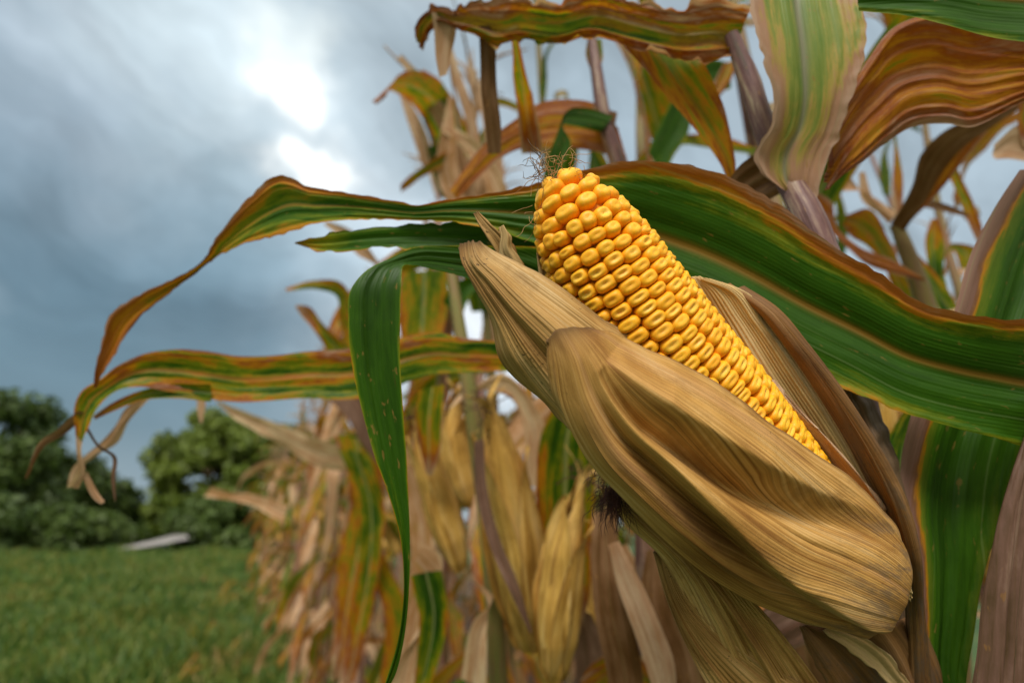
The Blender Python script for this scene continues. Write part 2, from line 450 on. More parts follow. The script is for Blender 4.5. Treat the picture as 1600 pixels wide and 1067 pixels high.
def huskmat(name, c0=(.31, .135, .024), c1=(.61, .335, .085), c2=(.80, .54, .235), veins=52., mould=(1.0, 2.0), dots=.5, pink=.3, rim=0.,
            trans=.12, dark=.0, seed=0.):
    """dry papery husk with strong lengthwise ribs; mould = (start, full) along u for grey fungus"""
    m, k = newmat(name)
    at = k.new('ShaderNodeAttribute', attribute_name='lf').outputs['Vector']
    wd = k.new('ShaderNodeAttribute', attribute_name='wd').outputs['Fac']
    u, v, s = k.sep(at)
    x = k.m('MULTIPLY', k.m('MULTIPLY', v, wd), .5)
    big = k.noise(k.xyz(k.m('MULTIPLY', s, 16), k.m('MULTIPLY', x, 55), seed), 1.0, 4, .55)
    strk = k.noise(k.xyz(k.m('MULTIPLY', s, 3.5), k.m('MULTIPLY', v, veins * .55), seed + 3.), 1.0, 4, .65)
    fine = k.noise(k.xyz(k.m('MULTIPLY', s, 16), k.m('MULTIPLY', v, veins * 1.6), seed + 7.), 1.0, 3, .6)
    t = k.m('MULTIPLY_ADD', k.m('SUBTRACT', big, .5), 1.3, .5)
    t = k.m('MULTIPLY_ADD', k.m('SUBTRACT', strk, .5), .85, t)
    t = k.m('MULTIPLY_ADD', k.m('SUBTRACT', fine, .5), .8, t)
    col = k.ramp(t, [(.05, tuple(a * (.55 - dark) for a in c0)), (.28, c0), (.55, c1), (.9, c2)])
    pk = k.noise(k.xyz(k.m('MULTIPLY', s, 12), k.m('MULTIPLY', v, 4.5), seed + 13.), 1.0, 2, .5)
    col = k.mix(k.m('MULTIPLY', k.sstep(pk, .52, .72), pink), col, (.50, .27, .15))
    # ribs: narrow dark grooves of uneven strength
    ph = k.m('MULTIPLY_ADD', k.m('SUBTRACT', strk, .5), 2.5, k.m('MULTIPLY', v, veins * 4.6))
    rib = k.m('POWER', k.m('MULTIPLY_ADD', k.m('SINE', ph), .5, .5), 3.0)
    ribv = k.noise(k.xyz(k.m('MULTIPLY', s, 5), k.m('MULTIPLY', v, veins * 2.4), seed + 21.), 1.0, 2, .5)
    gro = k.sstep(ribv, .56, .68)
    dk = k.m('ADD', k.m('MULTIPLY', gro, .48), k.m('MULTIPLY', rib, .20), clamp=True)
    col = k.mix(dk, col, tuple(a * .33 for a in c0))
    # mould and black specks
    mo = k.m('MULTIPLY', k.sstep(u, mould[0], mould[1]), k.sstep(k.noise(k.xyz(k.m('MULTIPLY', s, 45), k.m('MULTIPLY', x, 190), seed + 2.), 1.0, 6, .75), .46, .60))
    col = k.mix(k.m('MULTIPLY', mo, .65), col, (.13, .10, .075))
    d1 = k.noise(k.xyz(k.m('MULTIPLY', s, 900), k.m('MULTIPLY', x, 900), seed), 1.0, 1, .5)
    dm = k.sstep(k.noise(k.xyz(k.m('MULTIPLY', s, 55), k.m('MULTIPLY', x, 55), seed + 4.), 1.0, 3, .6), .54, .66)
    col = k.mix(k.m('MULTIPLY', k.m('MULTIPLY', k.sstep(d1, .63, .70), dm), dots), col, (.035, .018, .010))
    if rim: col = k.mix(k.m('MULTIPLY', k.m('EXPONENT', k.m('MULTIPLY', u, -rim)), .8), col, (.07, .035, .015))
    edge = k.m('POWER', k.m('ABSOLUTE', v), 26.0)
    col = k.mix(k.m('MULTIPLY', edge, .5), col, (.22, .13, .06))
    pat = k.noise(k.xyz(k.m('MULTIPLY', s, 30), k.m('MULTIPLY', x, 70), seed + 41.), 1.0, 5, .7)
    col = k.mix(k.m('MULTIPLY', k.sstep(pat, .50, .68), .45), col, tuple(a * .62 for a in c0))
    pb = k.new('ShaderNodeBsdfPrincipled')
    k.put(pb.inputs['Base Color'], col)
    k.put(pb.inputs['Roughness'], k.m('MULTIPLY_ADD', fine, .3, .45))
    pb.inputs['Specular IOR Level'].default_value = .3
    h = k.m('SUBTRACT', k.m('MULTIPLY', rib, .5), k.m('MULTIPLY', gro, 1.0))
    h = k.m('ADD', h, k.m('MULTIPLY', strk, .15))
    h = k.m('ADD', h, k.m('MULTIPLY', fine, .5))
    wr = k.noise(k.xyz(k.m('MULTIPLY', s, 170), k.m('MULTIPLY', x, 210), seed + 51.), 1.0, 5, .65, .6)
    h = k.m('ADD', h, k.m('MULTIPLY', wr, 2.2))
    b = k.bump(h, .6, .00022)
    k.put(pb.inputs['Normal'], b)
    tr = k.new('ShaderNodeBsdfTranslucent'); k.put(tr.inputs['Color'], col); k.put(tr.inputs['Normal'], b)
    mx = k.new('ShaderNodeMixShader'); mx.inputs[0].default_value = trans
    k.l.new(pb.outputs[0], mx.inputs[1]); k.l.new(tr.outputs[0], mx.inputs[2])
    o = k.new('ShaderNodeOutputMaterial'); k.l.new(mx.outputs[0], o.inputs[0])
    return m


def plainmat(name, c0, c1, scale=40., rough=.6, bump=.3, stretch=(1, 1, 1), coord='Object', trans=0., dist=.002):
    m, k = newmat(name)
    tc = k.new('ShaderNodeTexCoord').outputs[coord]
    vec = k.vm('MULTIPLY', tc, stretch)
    n = k.noise(vec, scale, 5, .6)
    n_ = k.noise(vec, scale * .17, 3, .6)
    f = k.m('MULTIPLY_ADD', k.m('SUBTRACT', n_, .5), 1.2, n)
    col = k.ramp(f, [(.3, c0), (.7, c1)])
    pb = k.new('ShaderNodeBsdfPrincipled')
    k.put(pb.inputs['Base Color'], col); pb.inputs['Roughness'].default_value = rough
    pb.inputs['Specular IOR Level'].default_value = .25
    k.put(pb.inputs['Normal'], k.bump(n, bump, dist))
    out = pb.outputs[0]
    if trans:
        tr = k.new('ShaderNodeBsdfTranslucent'); k.put(tr.inputs['Color'], col)
        mx = k.new('ShaderNodeMixShader'); mx.inputs[0].default_value = trans
        k.l.new(out, mx.inputs[1]); k.l.new(tr.outputs[0], mx.inputs[2]); out = mx.outputs[0]
    o = k.new('ShaderNodeOutputMaterial'); k.l.new(out, o.inputs[0])
    return m


def kernelmat():
    m, k = newmat('kernel')
    at = k.new('ShaderNodeAttribute', attribute_name='lf').outputs['Vector']
    h, r, sd = k.sep(at)
    oi = k.new('ShaderNodeObjectInfo').outputs['Random']
    pos = k.new('ShaderNodeNewGeometry').outputs['Position']
    col = k.ramp(h, [(0, (.72, .18, .003)), (.30, (.88, .275, .003)), (.60, (.93, .40, .005)), (.82, (.94, .47, .016)), (1, (.95, .58, .08))])
    n = k.noise(pos, 900, 3, .6)
    col = k.mix(k.m('MULTIPLY', k.sstep(n, .5, .8), .25), col, (.95, .68, .2))
    col = k.mix(k.m('MULTIPLY', k.m('FRACT', k.m('MULTIPLY', sd, 7.31)), .35), col, (.88, .33, .006))
    n3 = k.noise(pos, 2600, 2, .5)
    col = k.mix(k.m('MULTIPLY', k.sstep(n3, .68, .74), .35), col, (.35, .14, .02))
    pb = k.new('ShaderNodeBsdfPrincipled')
    k.put(pb.inputs['Base Color'], col)
    pb.inputs['Roughness'].default_value = .34
    k.put(pb.inputs['Roughness'], k.m('MULTIPLY_ADD', n, .25, .36))
    pb.inputs['Specular IOR Level'].default_value = .35
    pb.inputs['Subsurface Weight'].default_value = .35
    pb.inputs['Subsurface Radius'].default_value = (1.0, .45, .08)
    pb.inputs['Subsurface Scale'].default_value = .0012
    k.put(pb.inputs['Normal'], k.bump(k.noise(pos, 1300, 3, .6), .25, .0002))
    o = k.new('ShaderNodeOutputMaterial'); k.l.new(pb.outputs[0], o.inputs[0])
    return m


M = {}
M['big'] = leafmat('leaf_broad_green', bias=.11, n=.29, ea=.66, eb=.26, tip=.60, power=2.8, marg=3.5, mid=(.36, .15, .03), midw=.06, midamt=.55, spots=.4, trans=.22,
                     stops=[(0, (.018, .062, .002)), (.26, (.034, .105, .004)), (.42, (.17, .20, .008)), (.50, (.42, .19, .008)), (.68, (.33, .10, .010)), (.90, (.38, .15, .04)), (1, (.38, .20, .12))])
M['green'] = leafmat('leaf_deep_green', bias=.12, n=.16, ea=.3, eb=.25, tip=.12, power=10, midamt=.0, spots=.5, trans=.28)
M['torn'] = leafmat('leaf_torn_green', bias=.10, n=.18, ea=.12, eb=.42, tip=.35, power=8, midamt=.0, spots=.5, trans=.28)
M['orange'] = leafmat('leaf_orange_green', bias=.34, n=.75, ea=.22, eb=.08, tip=.12, power=3, mid=(.36, .13, .03), midw=.09, midamt=.7, spots=.6, trans=.35)
M['top'] = leafmat('leaf_brown_green', bias=.50, n=.8, ea=.25, eb=.12, tip=.15, base=.05, power=3, mid=(.1, .16, .02), midw=.25, midamt=.55, trans=.45)
M['amber'] = leafmat('leaf_amber', bias=.44, n=.4, ea=.15, eb=.15, tip=.1, power=3, mid=(.08, .16, .01), midw=.25, midamt=.5, trans=.45)
M['brown'] = leafmat('leaf_rust_brown', bias=.58, n=.34, ea=.1, eb=.16, tip=.05, power=3, midamt=.25, mid=(.30, .18, .09), midw=.10, trans=.38, spots=.4)
M['brown2'] = leafmat('leaf_dark_brown', bias=.5, n=.5, ea=.05, eb=.05, tip=.0, power=3, midamt=.1, trans=.2, spots=.5,
                      stops=[(0, (.05, .03, .012)), (.4, (.12, .055, .018)), (.7, (.22, .12, .06)), (1, (.34, .22, .13))])
M['sheath'] = leafmat('leaf_pale_green', bias=.40, n=.36, ea=.55, eb=.45, tip=.25, power=3.5, mid=(.26, .25, .17), midw=.08, midamt=.9, trans=.25,
                      stops=[(0, (.06, .14, .015)), (.25, (.13, .22, .04)), (.45, (.24, .28, .06)), (.53, (.42, .32, .08)), (.66, (.42, .23, .14)), (1, (.46, .30, .21))])
M['pinkedge'] = leafmat('leaf_green_pink_edge', bias=.12, n=.18, ea=1.1, eb=.2, tip=.0, power=2.2, marg=1.2, midamt=.0, spots=.35, trans=.2,
                        stops=[(0, DG), (.25, GR), (.46, (.14, .19, .012)), (.54, OC), (.64, (.20, .09, .04)), (.74, (.22, .115, .085)), (1, (.27, .155, .115))])
M['pink'] = leafmat('leaf_dry_pink', bias=.70, n=.65, ea=.0, eb=.0, tip=.0, power=3, midamt=.5, mid=(.22, .10, .07), midw=.08, trans=.25, spots=.5,
                    stops=[(0, (.03, .04, .01)), (.45, (.11, .065, .035)), (.75, (.19, .105, .075)), (1, (.30, .19, .14))])
M['tan'] = leafmat('leaf_dry_tan', bias=.80, n=.5, ea=.0, eb=.0, tip=.1, midamt=.3, mid=(.5, .38, .26), trans=.3, spots=.3,
                   stops=[(0, (.25, .22, .05)), (.5, (.36, .18, .07)), (.75, (.44, .26, .15)), (1, (.56, .40, .26))])
M['g_green'] = leafmat('leaf_field_green', bias=.25, n=.5, ea=.22, eb=.22, tip=.45, power=3, rand=.18, mid=(.35, .38, .16), midw=.07, trans=.35)
M['g_orange'] = leafmat('leaf_field_orange', bias=.44, n=.5, ea=.30, eb=.30, tip=.4, power=3, rand=.2, mid=(.42, .33, .15), midw=.07, trans=.35)
M['g_dry'] = leafmat('leaf_field_dry', bias=.76, n=.55, ea=.1, eb=.1, tip=.1, rand=.25, mid=(.5, .36, .24), midw=.08, trans=.3,
                     stops=[(0, (.12, .17, .02)), (.40, (.36, .26, .04)), (.62, (.40, .20, .08)), (.80, (.54, .32, .18)), (1, (.66, .50, .31))])
M['husk'] = huskmat('husk_front', rim=45., mould=(.60, .90), seed=1., dots=.35)
M['husk2'] = huskmat('husk_upper', rim=40., c0=(.32, .155, .035), c1=(.58, .345, .11), c2=(.78, .56, .28), veins=44., dots=1.0, seed=5., pink=.15)
M['huskin'] = huskmat('husk_inner', c0=(.46, .27, .09), c1=(.68, .47, .19), c2=(.80, .62, .34), veins=60., dots=.1, seed=9., pink=.5)
M['huskin2'] = huskmat('husk_inner_pale', c0=(.60, .36, .20), c1=(.76, .52, .32), c2=(.84, .62, .44), veins=34., dots=.0, seed=19., pink=.6)
M['huskdk'] = huskmat('husk_brown', c0=(.13, .06, .02), c1=(.26, .125, .035), c2=(.38, .21, .08), veins=26., dots=.4, seed=12., pink=.2, mould=(.0, .6))
M['husklow'] = huskmat('husk_lower', c0=(.30, .14, .03), c1=(.58, .35, .10), c2=(.74, .54, .24), veins=44., dots=.2, seed=15., pink=.25)
M['huskbg'] = huskmat('husk_field', c0=(.40, .20, .03), c1=(.74, .44, .095), c2=(.84, .60, .24), veins=26., dots=.3, seed=25., pink=.25)
M['stalk'] = leafmat('stalk_purple', bias=.58, n=.9, ea=0, eb=0, tip=0, midamt=0, trans=.0, spots=.6,
                     stops=[(0, (.10, .12, .05)), (.35, (.09, .045, .04)), (.65, (.17, .09, .085)), (.85, (.28, .19, .14)), (1, (.42, .34, .24))])
M['stalkg'] = leafmat('stalk_field', bias=.6, n=.5, ea=0, eb=0, tip=0, midamt=0, trans=.0, spots=.4, rand=.5,
                      stops=[(0, (.12, .18, .04)), (.4, (.22, .17, .06)), (.7, (.24, .11, .09)), (1, (.42, .28, .20))])
M['bark'] = huskmat('sheath_weathered', c0=(.085, .05, .025), c1=(.17, .105, .055), c2=(.27, .19, .12), veins=30., dots=.9, seed=31., pink=.1)
M['silk'] = plainmat('silk_dark', (.035, .012, .008), (.10, .03, .02), 300, .5)
M['silkt'] = plainmat('silk_tan', (.28, .13, .04), (.5, .3, .12), 300, .5)
M['silkd'] = plainmat('silk_grey', (.05, .04, .03), (.16, .11, .07), 300, .5)
M['cob'] = plainmat('cob_core', (.60, .18, .006), (.75, .28, .02), 500, .6)
M['kernel'] = kernelmat()
M['tassel'] = plainmat('tassel', (.22, .13, .07), (.42, .28, .16), 60, .7)

# ------------------------------------------------------------------ the row directions
VPX = 372.0
az = math.atan2((VPX - 800) / FPX, 1.0 / math.cos(PITCH))
ROW = np.array([math.sin(az), math.cos(az), 0.0])       # along the rows, away from the lens
SIDE = np.array([math.cos(az), -math.sin(az), 0.0])     # into the field


# ------------------------------------------------------------------ ground, path, grass
def ground():
    n = 140
    xs = np.concatenate([-np.geomspace(400, 12, 25), np.linspace(-10, 10, 90), np.geomspace(12, 400, 25)])
    ys = np.concatenate([-np.geomspace(60, 4, 12), np.linspace(-3, 40, 120), np.geomspace(45, 900, 18)])
    X, Y = np.meshgrid(xs, ys, indexing='ij')
    Z = .03 * np.sin(X * 1.3 + Y * .7) * np.cos(Y * .9) * np.exp(-(X**2 + Y**2) / 3000)
    v = np.stack([X, Y, Z], -1).reshape(-1, 3)
    m, k = newmat('meadow')
    pos = k.new('ShaderNodeNewGeometry').outputs['Position']
    a = k.noise(pos, .9, 5, .65); b = k.noise(pos, 14., 4, .6)
    col = k.ramp(k.m('MULTIPLY_ADD', k.m('SUBTRACT', b, .5), .5, a), [(.25, (.018, .04, .012)), (.45, (.03, .07, .014)), (.6, (.055, .10, .018)), (.8, (.12, .10, .04))])
    pb = k.new('ShaderNodeBsdfPrincipled'); k.put(pb.inputs['Base Color'], col); pb.inputs['Roughness'].default_value = .9
    k.put(pb.inputs['Normal'], k.bump(b, .6, .05))
    o = k.new('ShaderNodeOutputMaterial'); k.l.new(pb.outputs[0], o.inputs[0])
    tag(obj('ground', mkmesh('ground', v, gridfaces(len(xs), len(ys)), m)), 'green meadow ground beside the corn field', kind='structure')
    # bare soil below the corn rows
    q = [ROW * t_ + SIDE * l_ for t_ in np.linspace(-1.5, 14, 60) for l_ in np.linspace(.3, 4.2, 16)]
    q = np.array(q); q[:, 2] = .035 + .018 * np.sin(q[:, 0] * 9) * np.cos(q[:, 1] * 7)
    tag(obj('soil', mkmesh('soil', q, gridfaces(60, 16), plainmat('soil', (.05, .035, .022), (.12, .085, .05), 25, .95, .8, dist=.02))),
        'brown soil with dead leaf litter under the corn', kind='structure')


def groundpt(x, y, z=0.0):
    d = DIR(x, y); t_ = (z - CAM[2]) / d[2]
    return CAM + d * t_


def path():
    up = np.array([(186, 855), (216, 849), (246, 842), (270, 835), (290, 829)], float)
    lo = np.array([(186, 858), (216, 854), (248, 849), (274, 844), (294, 840)], float)
    A = P(up[:, 0], up[:, 1], np.array([20.5, 21, 21.5, 22, 22.5])); B = P(lo[:, 0], lo[:, 1], np.array([20, 20, 20, 20, 20.]))
    v, f, l, wd = strip(A, B, 60, 9)
    o = tag(obj('path', mkmesh('path', v, f, plainmat('gravel', (.24, .23, .22), (.36, .34, .33), 3, .9))), 'pale gravel track climbing toward the trees', kind='structure')
    md = o.modifiers.new('thickness', 'SOLIDIFY'); md.thickness = .04; md.offset = -1


def grass():
    n = 90000
    r = npr.uniform(0, 1, n)
    y = 2.6 + (r**1.9) * 21
    lo = -(y * .98 + .5); hi = y * -.42 + .65
    x = lo + npr.uniform(0, 1, n) * (hi - lo)
    cl = npr.normal(0, .05, (n, 2))
    x = x + cl[:, 0]; y = y + cl[:, 1]
    h = npr.uniform(.06, .17, n) * (1 + .5 * np.sin(x * 1.9) * np.cos(y * 1.3)) * (1 + y / 40)
    wv = npr.uniform(.004, .009, n) * (1 + y / 6)
    a = npr.uniform(0, 6.28, n); b = npr.uniform(0, 6.28, n); ln = npr.uniform(.1, .7, n) * h
    dx, dy = np.cos(a) * wv, np.sin(a) * wv
    V = np.zeros((n, 5, 3))
    V[:, 0] = np.c_[x - dx, y - dy, np.zeros(n)]; V[:, 1] = np.c_[x + dx, y + dy, np.zeros(n)]
    mx_, my_ = x + np.cos(b) * ln * .35, y + np.sin(b) * ln * .35
    V[:, 2] = np.c_[mx_ - dx * .8, my_ - dy * .8, h * .6]; V[:, 3] = np.c_[mx_ + dx * .8, my_ + dy * .8, h * .6]
    V[:, 4] = np.c_[x + np.cos(b) * ln, y + np.sin(b) * ln, h]
    i = np.arange(n)[:, None] * 5
    f = np.concatenate([i + [0, 1, 3], i + [0, 3, 2], i + [2, 3, 4]]).astype(int)
    val = np.repeat(npr.uniform(0, 1, n), 5)
    m, k = newmat('grass')
    at = k.new('ShaderNodeAttribute', attribute_name='rv').outputs['Fac']
    pos = k.new('ShaderNodeNewGeometry').outputs['Position']
    big = k.noise(pos, .8, 4, .6)
    t = k.m('ADD', k.m('MULTIPLY', at, .45), k.m('MULTIPLY', big, .75))
    col = k.ramp(t, [(.25, (.024, .062, .012)), (.5, (.062, .14, .017)), (.68, (.12, .19, .022)), (.82, (.23, .22, .035)), (.95, (.36, .22, .08))])
    pb = k.new('ShaderNodeBsdfPrincipled'); k.put(pb.inputs['Base Color'], col); pb.inputs['Roughness'].default_value = .6
    tr = k.new('ShaderNodeBsdfTranslucent'); k.put(tr.inputs['Color'], col)
    mx = k.new('ShaderNodeMixShader'); mx.inputs[0].default_value = .3
    k.l.new(pb.outputs[0], mx.inputs[1]); k.l.new(tr.outputs[0], mx.inputs[2])
    o = k.new('ShaderNodeOutputMaterial'); k.l.new(mx.outputs[0], o.inputs[0])
    tag(obj('grass', mkmesh('grass', V.reshape(-1, 3), f, m, {'rv': val}, smooth=False)), 'lush green meadow grass beside the corn', 'grass', kind='stuff')


# ------------------------------------------------------------------ trees
def treemats():
    out = []
    for nm, c0, c1, c2 in (('foliage_dark', (.040, .075, .010), (.072, .12, .018), (.11, .165, .03)),
                           ('foliage_mid', (.075, .12, .010), (.13, .185, .018), (.19, .245, .035))):
        m, k = newmat(nm)
        at = k.new('ShaderNodeAttribute', attribute_name='rv').outputs['Fac']
        col = k.ramp(at, [(0, c0), (.5, c1), (1, c2)])
        pb = k.new('ShaderNodeBsdfPrincipled'); k.put(pb.inputs['Base Color'], col); pb.inputs['Roughness'].default_value = .55
        tr = k.new('ShaderNodeBsdfTranslucent'); k.put(tr.inputs['Color'], col)
        mx = k.new('ShaderNodeMixShader'); mx.inputs[0].default_value = .3
        k.l.new(pb.outputs[0], mx.inputs[1]); k.l.new(tr.outputs[0], mx.inputs[2])
        o = k.new('ShaderNodeOutputMaterial'); k.l.new(mx.outputs[0], o.inputs[0])
        out.append(m)
    return out


def tree(px, dist, h, r, mat, bark, label, seed, low=.12, name='tree', n=9000, leaf=.16, squash=1.0):
    d = DIR(px, 818); d = d / math.hypot(d[0], d[1])
    base = np.array([d[0] * dist, d[1] * dist, 0.0])
    rs = np.random.RandomState(seed)
    e = empty(name, base, label, 'tree' if h > 3 else 'shrub', 'trees and shrubs across the meadow')
    parts = []
    top = base + [rs.uniform(-.3, .3), rs.uniform(-.3, .3), h * .8]
    parts.append(tube([base - [0, 0, .1], base * .5 + top * .5 + rs.uniform(-.2, .2, 3), top], [h * .03, h * .02, h * .006], 16, 9))
    cl = []
    nc = 70
    for i in range(nc):
        a = rs.uniform(0, 6.28); z = rs.uniform(low, 1.0)
        env = math.sqrt(max(0.02, 1 - ((z - .52) / .55)**2))
        rr = r * env * rs.uniform(.35, 1.0)**.6
        c = base + [math.cos(a) * rr, math.sin(a) * rr, z * h * .93]
        cl.append((c, rs.uniform(.18, .34) * r, rs.uniform(0, 1)))
        if i < 16:
            st = base + (top - base) * min(.9, max(.15, z - .2))
            parts.append(tube([st, st * .5 + c * .5 + [0, 0, .15], c], [h * .011, h * .007, h * .003], 8, 5))
    v, f, l, wd = merge(parts)
    obj('trunk', mkmesh('trunk', v, f, bark, {'lf': l, 'wd': wd}), e)
    w_ = np.array([c[1]**2 for c in cl]); idx = rs.choice(nc, n, p=w_ / w_.sum())
    C = np.array([c[0] for c in cl])[idx]; R = np.array([c[1] for c in cl])[idx]; Q = np.array([c[2] for c in cl])[idx]
    dirs = unit(rs.normal(0, 1, (n, 3))); rad = R * rs.uniform(.25, 1.15, n)
    c = C + dirs * rad[:, None] * [1, 1, .75 * squash]
    c[:, 2] = np.maximum(c[:, 2], .1)
    nrm = unit(dirs + rs.normal(0, .7, (n, 3)) + [0, 0, .3])
    X = unit(np.cross(nrm, rs.normal(0, 1, (n, 3)))) ; Y = np.cross(nrm, X)
    s1 = leaf * rs.uniform(.6, 1.4, n)[:, None]; s2 = s1 * .55
    V = np.stack([c - X * s1, c + Y * s2, c + X * s1, c - Y * s2], 1)
    fc = np.arange(n * 4).reshape(-1, 4)
    rv = np.clip(Q * .55 + rs.uniform(0, .5, n), 0, 1)
    obj('crown', mkmesh('crown', V.reshape(-1, 3), fc, mat, {'rv': np.repeat(rv, 4)}, smooth=False), e)


def trees():
    dk, md = treemats()
    bark = M['bark']
    T = [(-40, 30, 5.9, 2.6, dk, 'tall dark tree cut off by the left edge of the view', 1, {'n': 13000}),
         (30, 31, 4.5, 2.1, dk, 'dark rounded tree right of the tall one at the meadow edge', 2, {}),
         (78, 32, 3.9, 2.0, dk, 'dark tree in the middle of the far hedge line', 3, {}),
         (120, 33, 3.3, 1.9, dk, 'lower dark tree sloping down the hedge line', 4, {}),
         (160, 34, 2.7, 1.7, dk, 'small dark tree near the right end of the hedge line', 15, {'low': .05}),
         (190, 36, 1.9, 1.5, dk, 'low dark shrub beside the pale track', 5, {'low': .03}),
         (322, 31, 6.2, 2.5, md, 'broad mid green tree standing alone behind the pale track', 6, {'n': 24000, 'low': .04}),
         (398, 29, 5.6, 2.3, md, 'leafy green tree half hidden by the end of the corn row', 7, {'n': 18000, 'low': .04}),
         (372, 27, 2.0, 2.2, dk, 'wide dark bush under the leafy green tree', 8, {'low': .02, 'n': 9000}),
         (470, 34, 5.8, 2.6, md, 'green tree showing through gaps in the corn leaves', 9, {}),
         (258, 70, 2.3, 3.6, dk, 'distant low tree in the gap above the pale track', 10, {'low': .05}),
         (226, 72, 2.4, 3.6, dk, 'distant tree behind the low dark shrub', 12, {'low': .05}),
         (-10, 28, 2.2, 2.6, dk, 'low bushy shrub at the foot of the left tree', 13, {'low': .02}),
         (60, 28, 1.4, 2.4, dk, 'wide low shrub in front of the dark rounded tree', 17, {'low': .02}),
         (125, 29, 1.1, 2.2, dk, 'low shrub between the meadow and the far hedge line', 14, {'low': .02})]
    for px, di, h, r, mt, lb, sd, kw in T:
        tree(px, di, h, r, mt, bark, lb, sd, name='tree' if h > 3 else 'shrub', **kw)


# ------------------------------------------------------------------ generic field corn
def blade_local(L, wmax, a0, a1, seed, twist=0.0, nu=26, nv=7, bend=0.0, kink=None):
    rs = np.random.RandomState(seed)
    n = 9
    t = np.linspace(0, 1, n); ang = a0 + (a1 - a0) * t**1.15
    if kink: ang = np.where(t > kink, a1, a0 + (a1 - a0) * .25 * t)
    step = L / (n - 1)
    x = np.concatenate([[0], np.cumsum(np.cos((ang[1:] + ang[:-1]) / 2) * step)])
    z = np.concatenate([[0], np.cumsum(np.sin((ang[1:] + ang[:-1]) / 2) * step)])
    y = bend * t**2 * L + .02 * vnoise(t * 3, seed)
    c = np.stack([x, y, z], -1)
    wd = wmax * np.interp(t, [0, .12, .4, .75, 1], [.55, .9, 1, .62, .03])
    tw = twist * t**1.5 + .35 * vnoise(t * 2.5 + seed, seed + 3)
    T = unit(np.gradient(c, axis=0))
    S0 = unit(np.cross(T, np.array([0.0, 0.0, 1.0])) + [0, 1e-3, 0]); S0 = np.where(S0[:, 1:2] < 0, -S0, S0)
    Nn = np.cross(T, S0)
    dr = S0 * np.cos(tw)[:, None] + Nn * np.sin(tw)[:, None]
    A = c - dr * wd[:, None] / 2; B = c + dr * wd[:, None] / 2
    return strip(A, B, nu, nv, fold=.10, wave=wmax * .16, freq=14, seed=seed)


FIELD = {}
def field_protos():
    R = math.radians
    shp = [(.74, .085, R(62), R(-70), 1, .6, 0), (.66, .075, R(50), R(-80), 2, -1.2, .1), (.78, .085, R(70), R(-55), 3, .2, -.1),
           (.55, .055, R(35), R(-88), 4, 2.0, .05), (.52, .065, R(-20), R(-92), 5, 1.0, 0), (.60, .075, R(-50), R(-89), 6, -.8, .05),
           (.70, .078, R(66), R(-85), 7, 1.4, .12), (.45, .045, R(80), R(-20), 8, .5, 0), (.38, .035, R(84), R(40), 9, .6, .05)]
    for si, (L, wm, a0, a1, sd, tw, bd) in enumerate(shp):
        for mt in ('g_green', 'g_orange', 'g_dry'):
            for kk in range(1):
                v, f, lf, wd = blade_local(L, wm, a0, a1, sd, tw, bend=bd, kink=.35 if si in (1, 6) else None)
                FIELD[(si, mt)] = mkmesh('leaf', v, f, M[mt], {'lf': lf, 'wd': wd})
    for i in range(3):
        h = 1.9 + .1 * i
        pts = [(0, 0, -.02), (.02 * i, .01, h * .4), (-.02, .02 * i, h * .75), (.01, -.02, h)]
        parts = [tube(pts, [.013, .012, .010, .005], 30, 8)]
        for z in np.arange(.15, h - .2, .17):
            parts.append(tube([(0.02 * i * z / h, .01, z - .008), (0.02 * i * z / h, .01, z + .008)], [.0150, .0150], 3, 8))
        v, f, l, wd = merge(parts)
        FIELD[('stalk', i)] = mkmesh('stalk', v, f, M['stalkg'], {'lf': l, 'wd': wd})
        parts = []
        rs = random.Random(i)
        for j in range(9):
            a = rs.uniform(0, 6.28); sp = rs.uniform(.15, .6) if j else 0
            L = rs.uniform(.15, .26)
            z0 = h - .02 + j * .008
            pts = [(0, 0, z0), (math.cos(a) * sp * L * .5, math.sin(a) * sp * L * .5, z0 + L * .6),
                   (math.cos(a) * sp * L * 1.2, math.sin(a) * sp * L * 1.2, z0 + L * (.95 - sp * .4))]
            parts.append(tube(pts, [.0022, .0035, .0012], 14, 5, rough=.6, seed=j))
        v, f, l, wd = merge(parts)
        FIELD[('tassel', i)] = mkmesh('tassel', v, f, M['tassel'], {'lf': l, 'wd': wd})
    # a husk-wrapped ear, tip up along +z, with overlapping husk leaves
    for i in range(2):
        FIELD[('ear', i)] = ear_body([(0, 0, 0), (0.005, 0, .10), (.004, 0, .2), (0, 0, .26)], .026, seed=i)


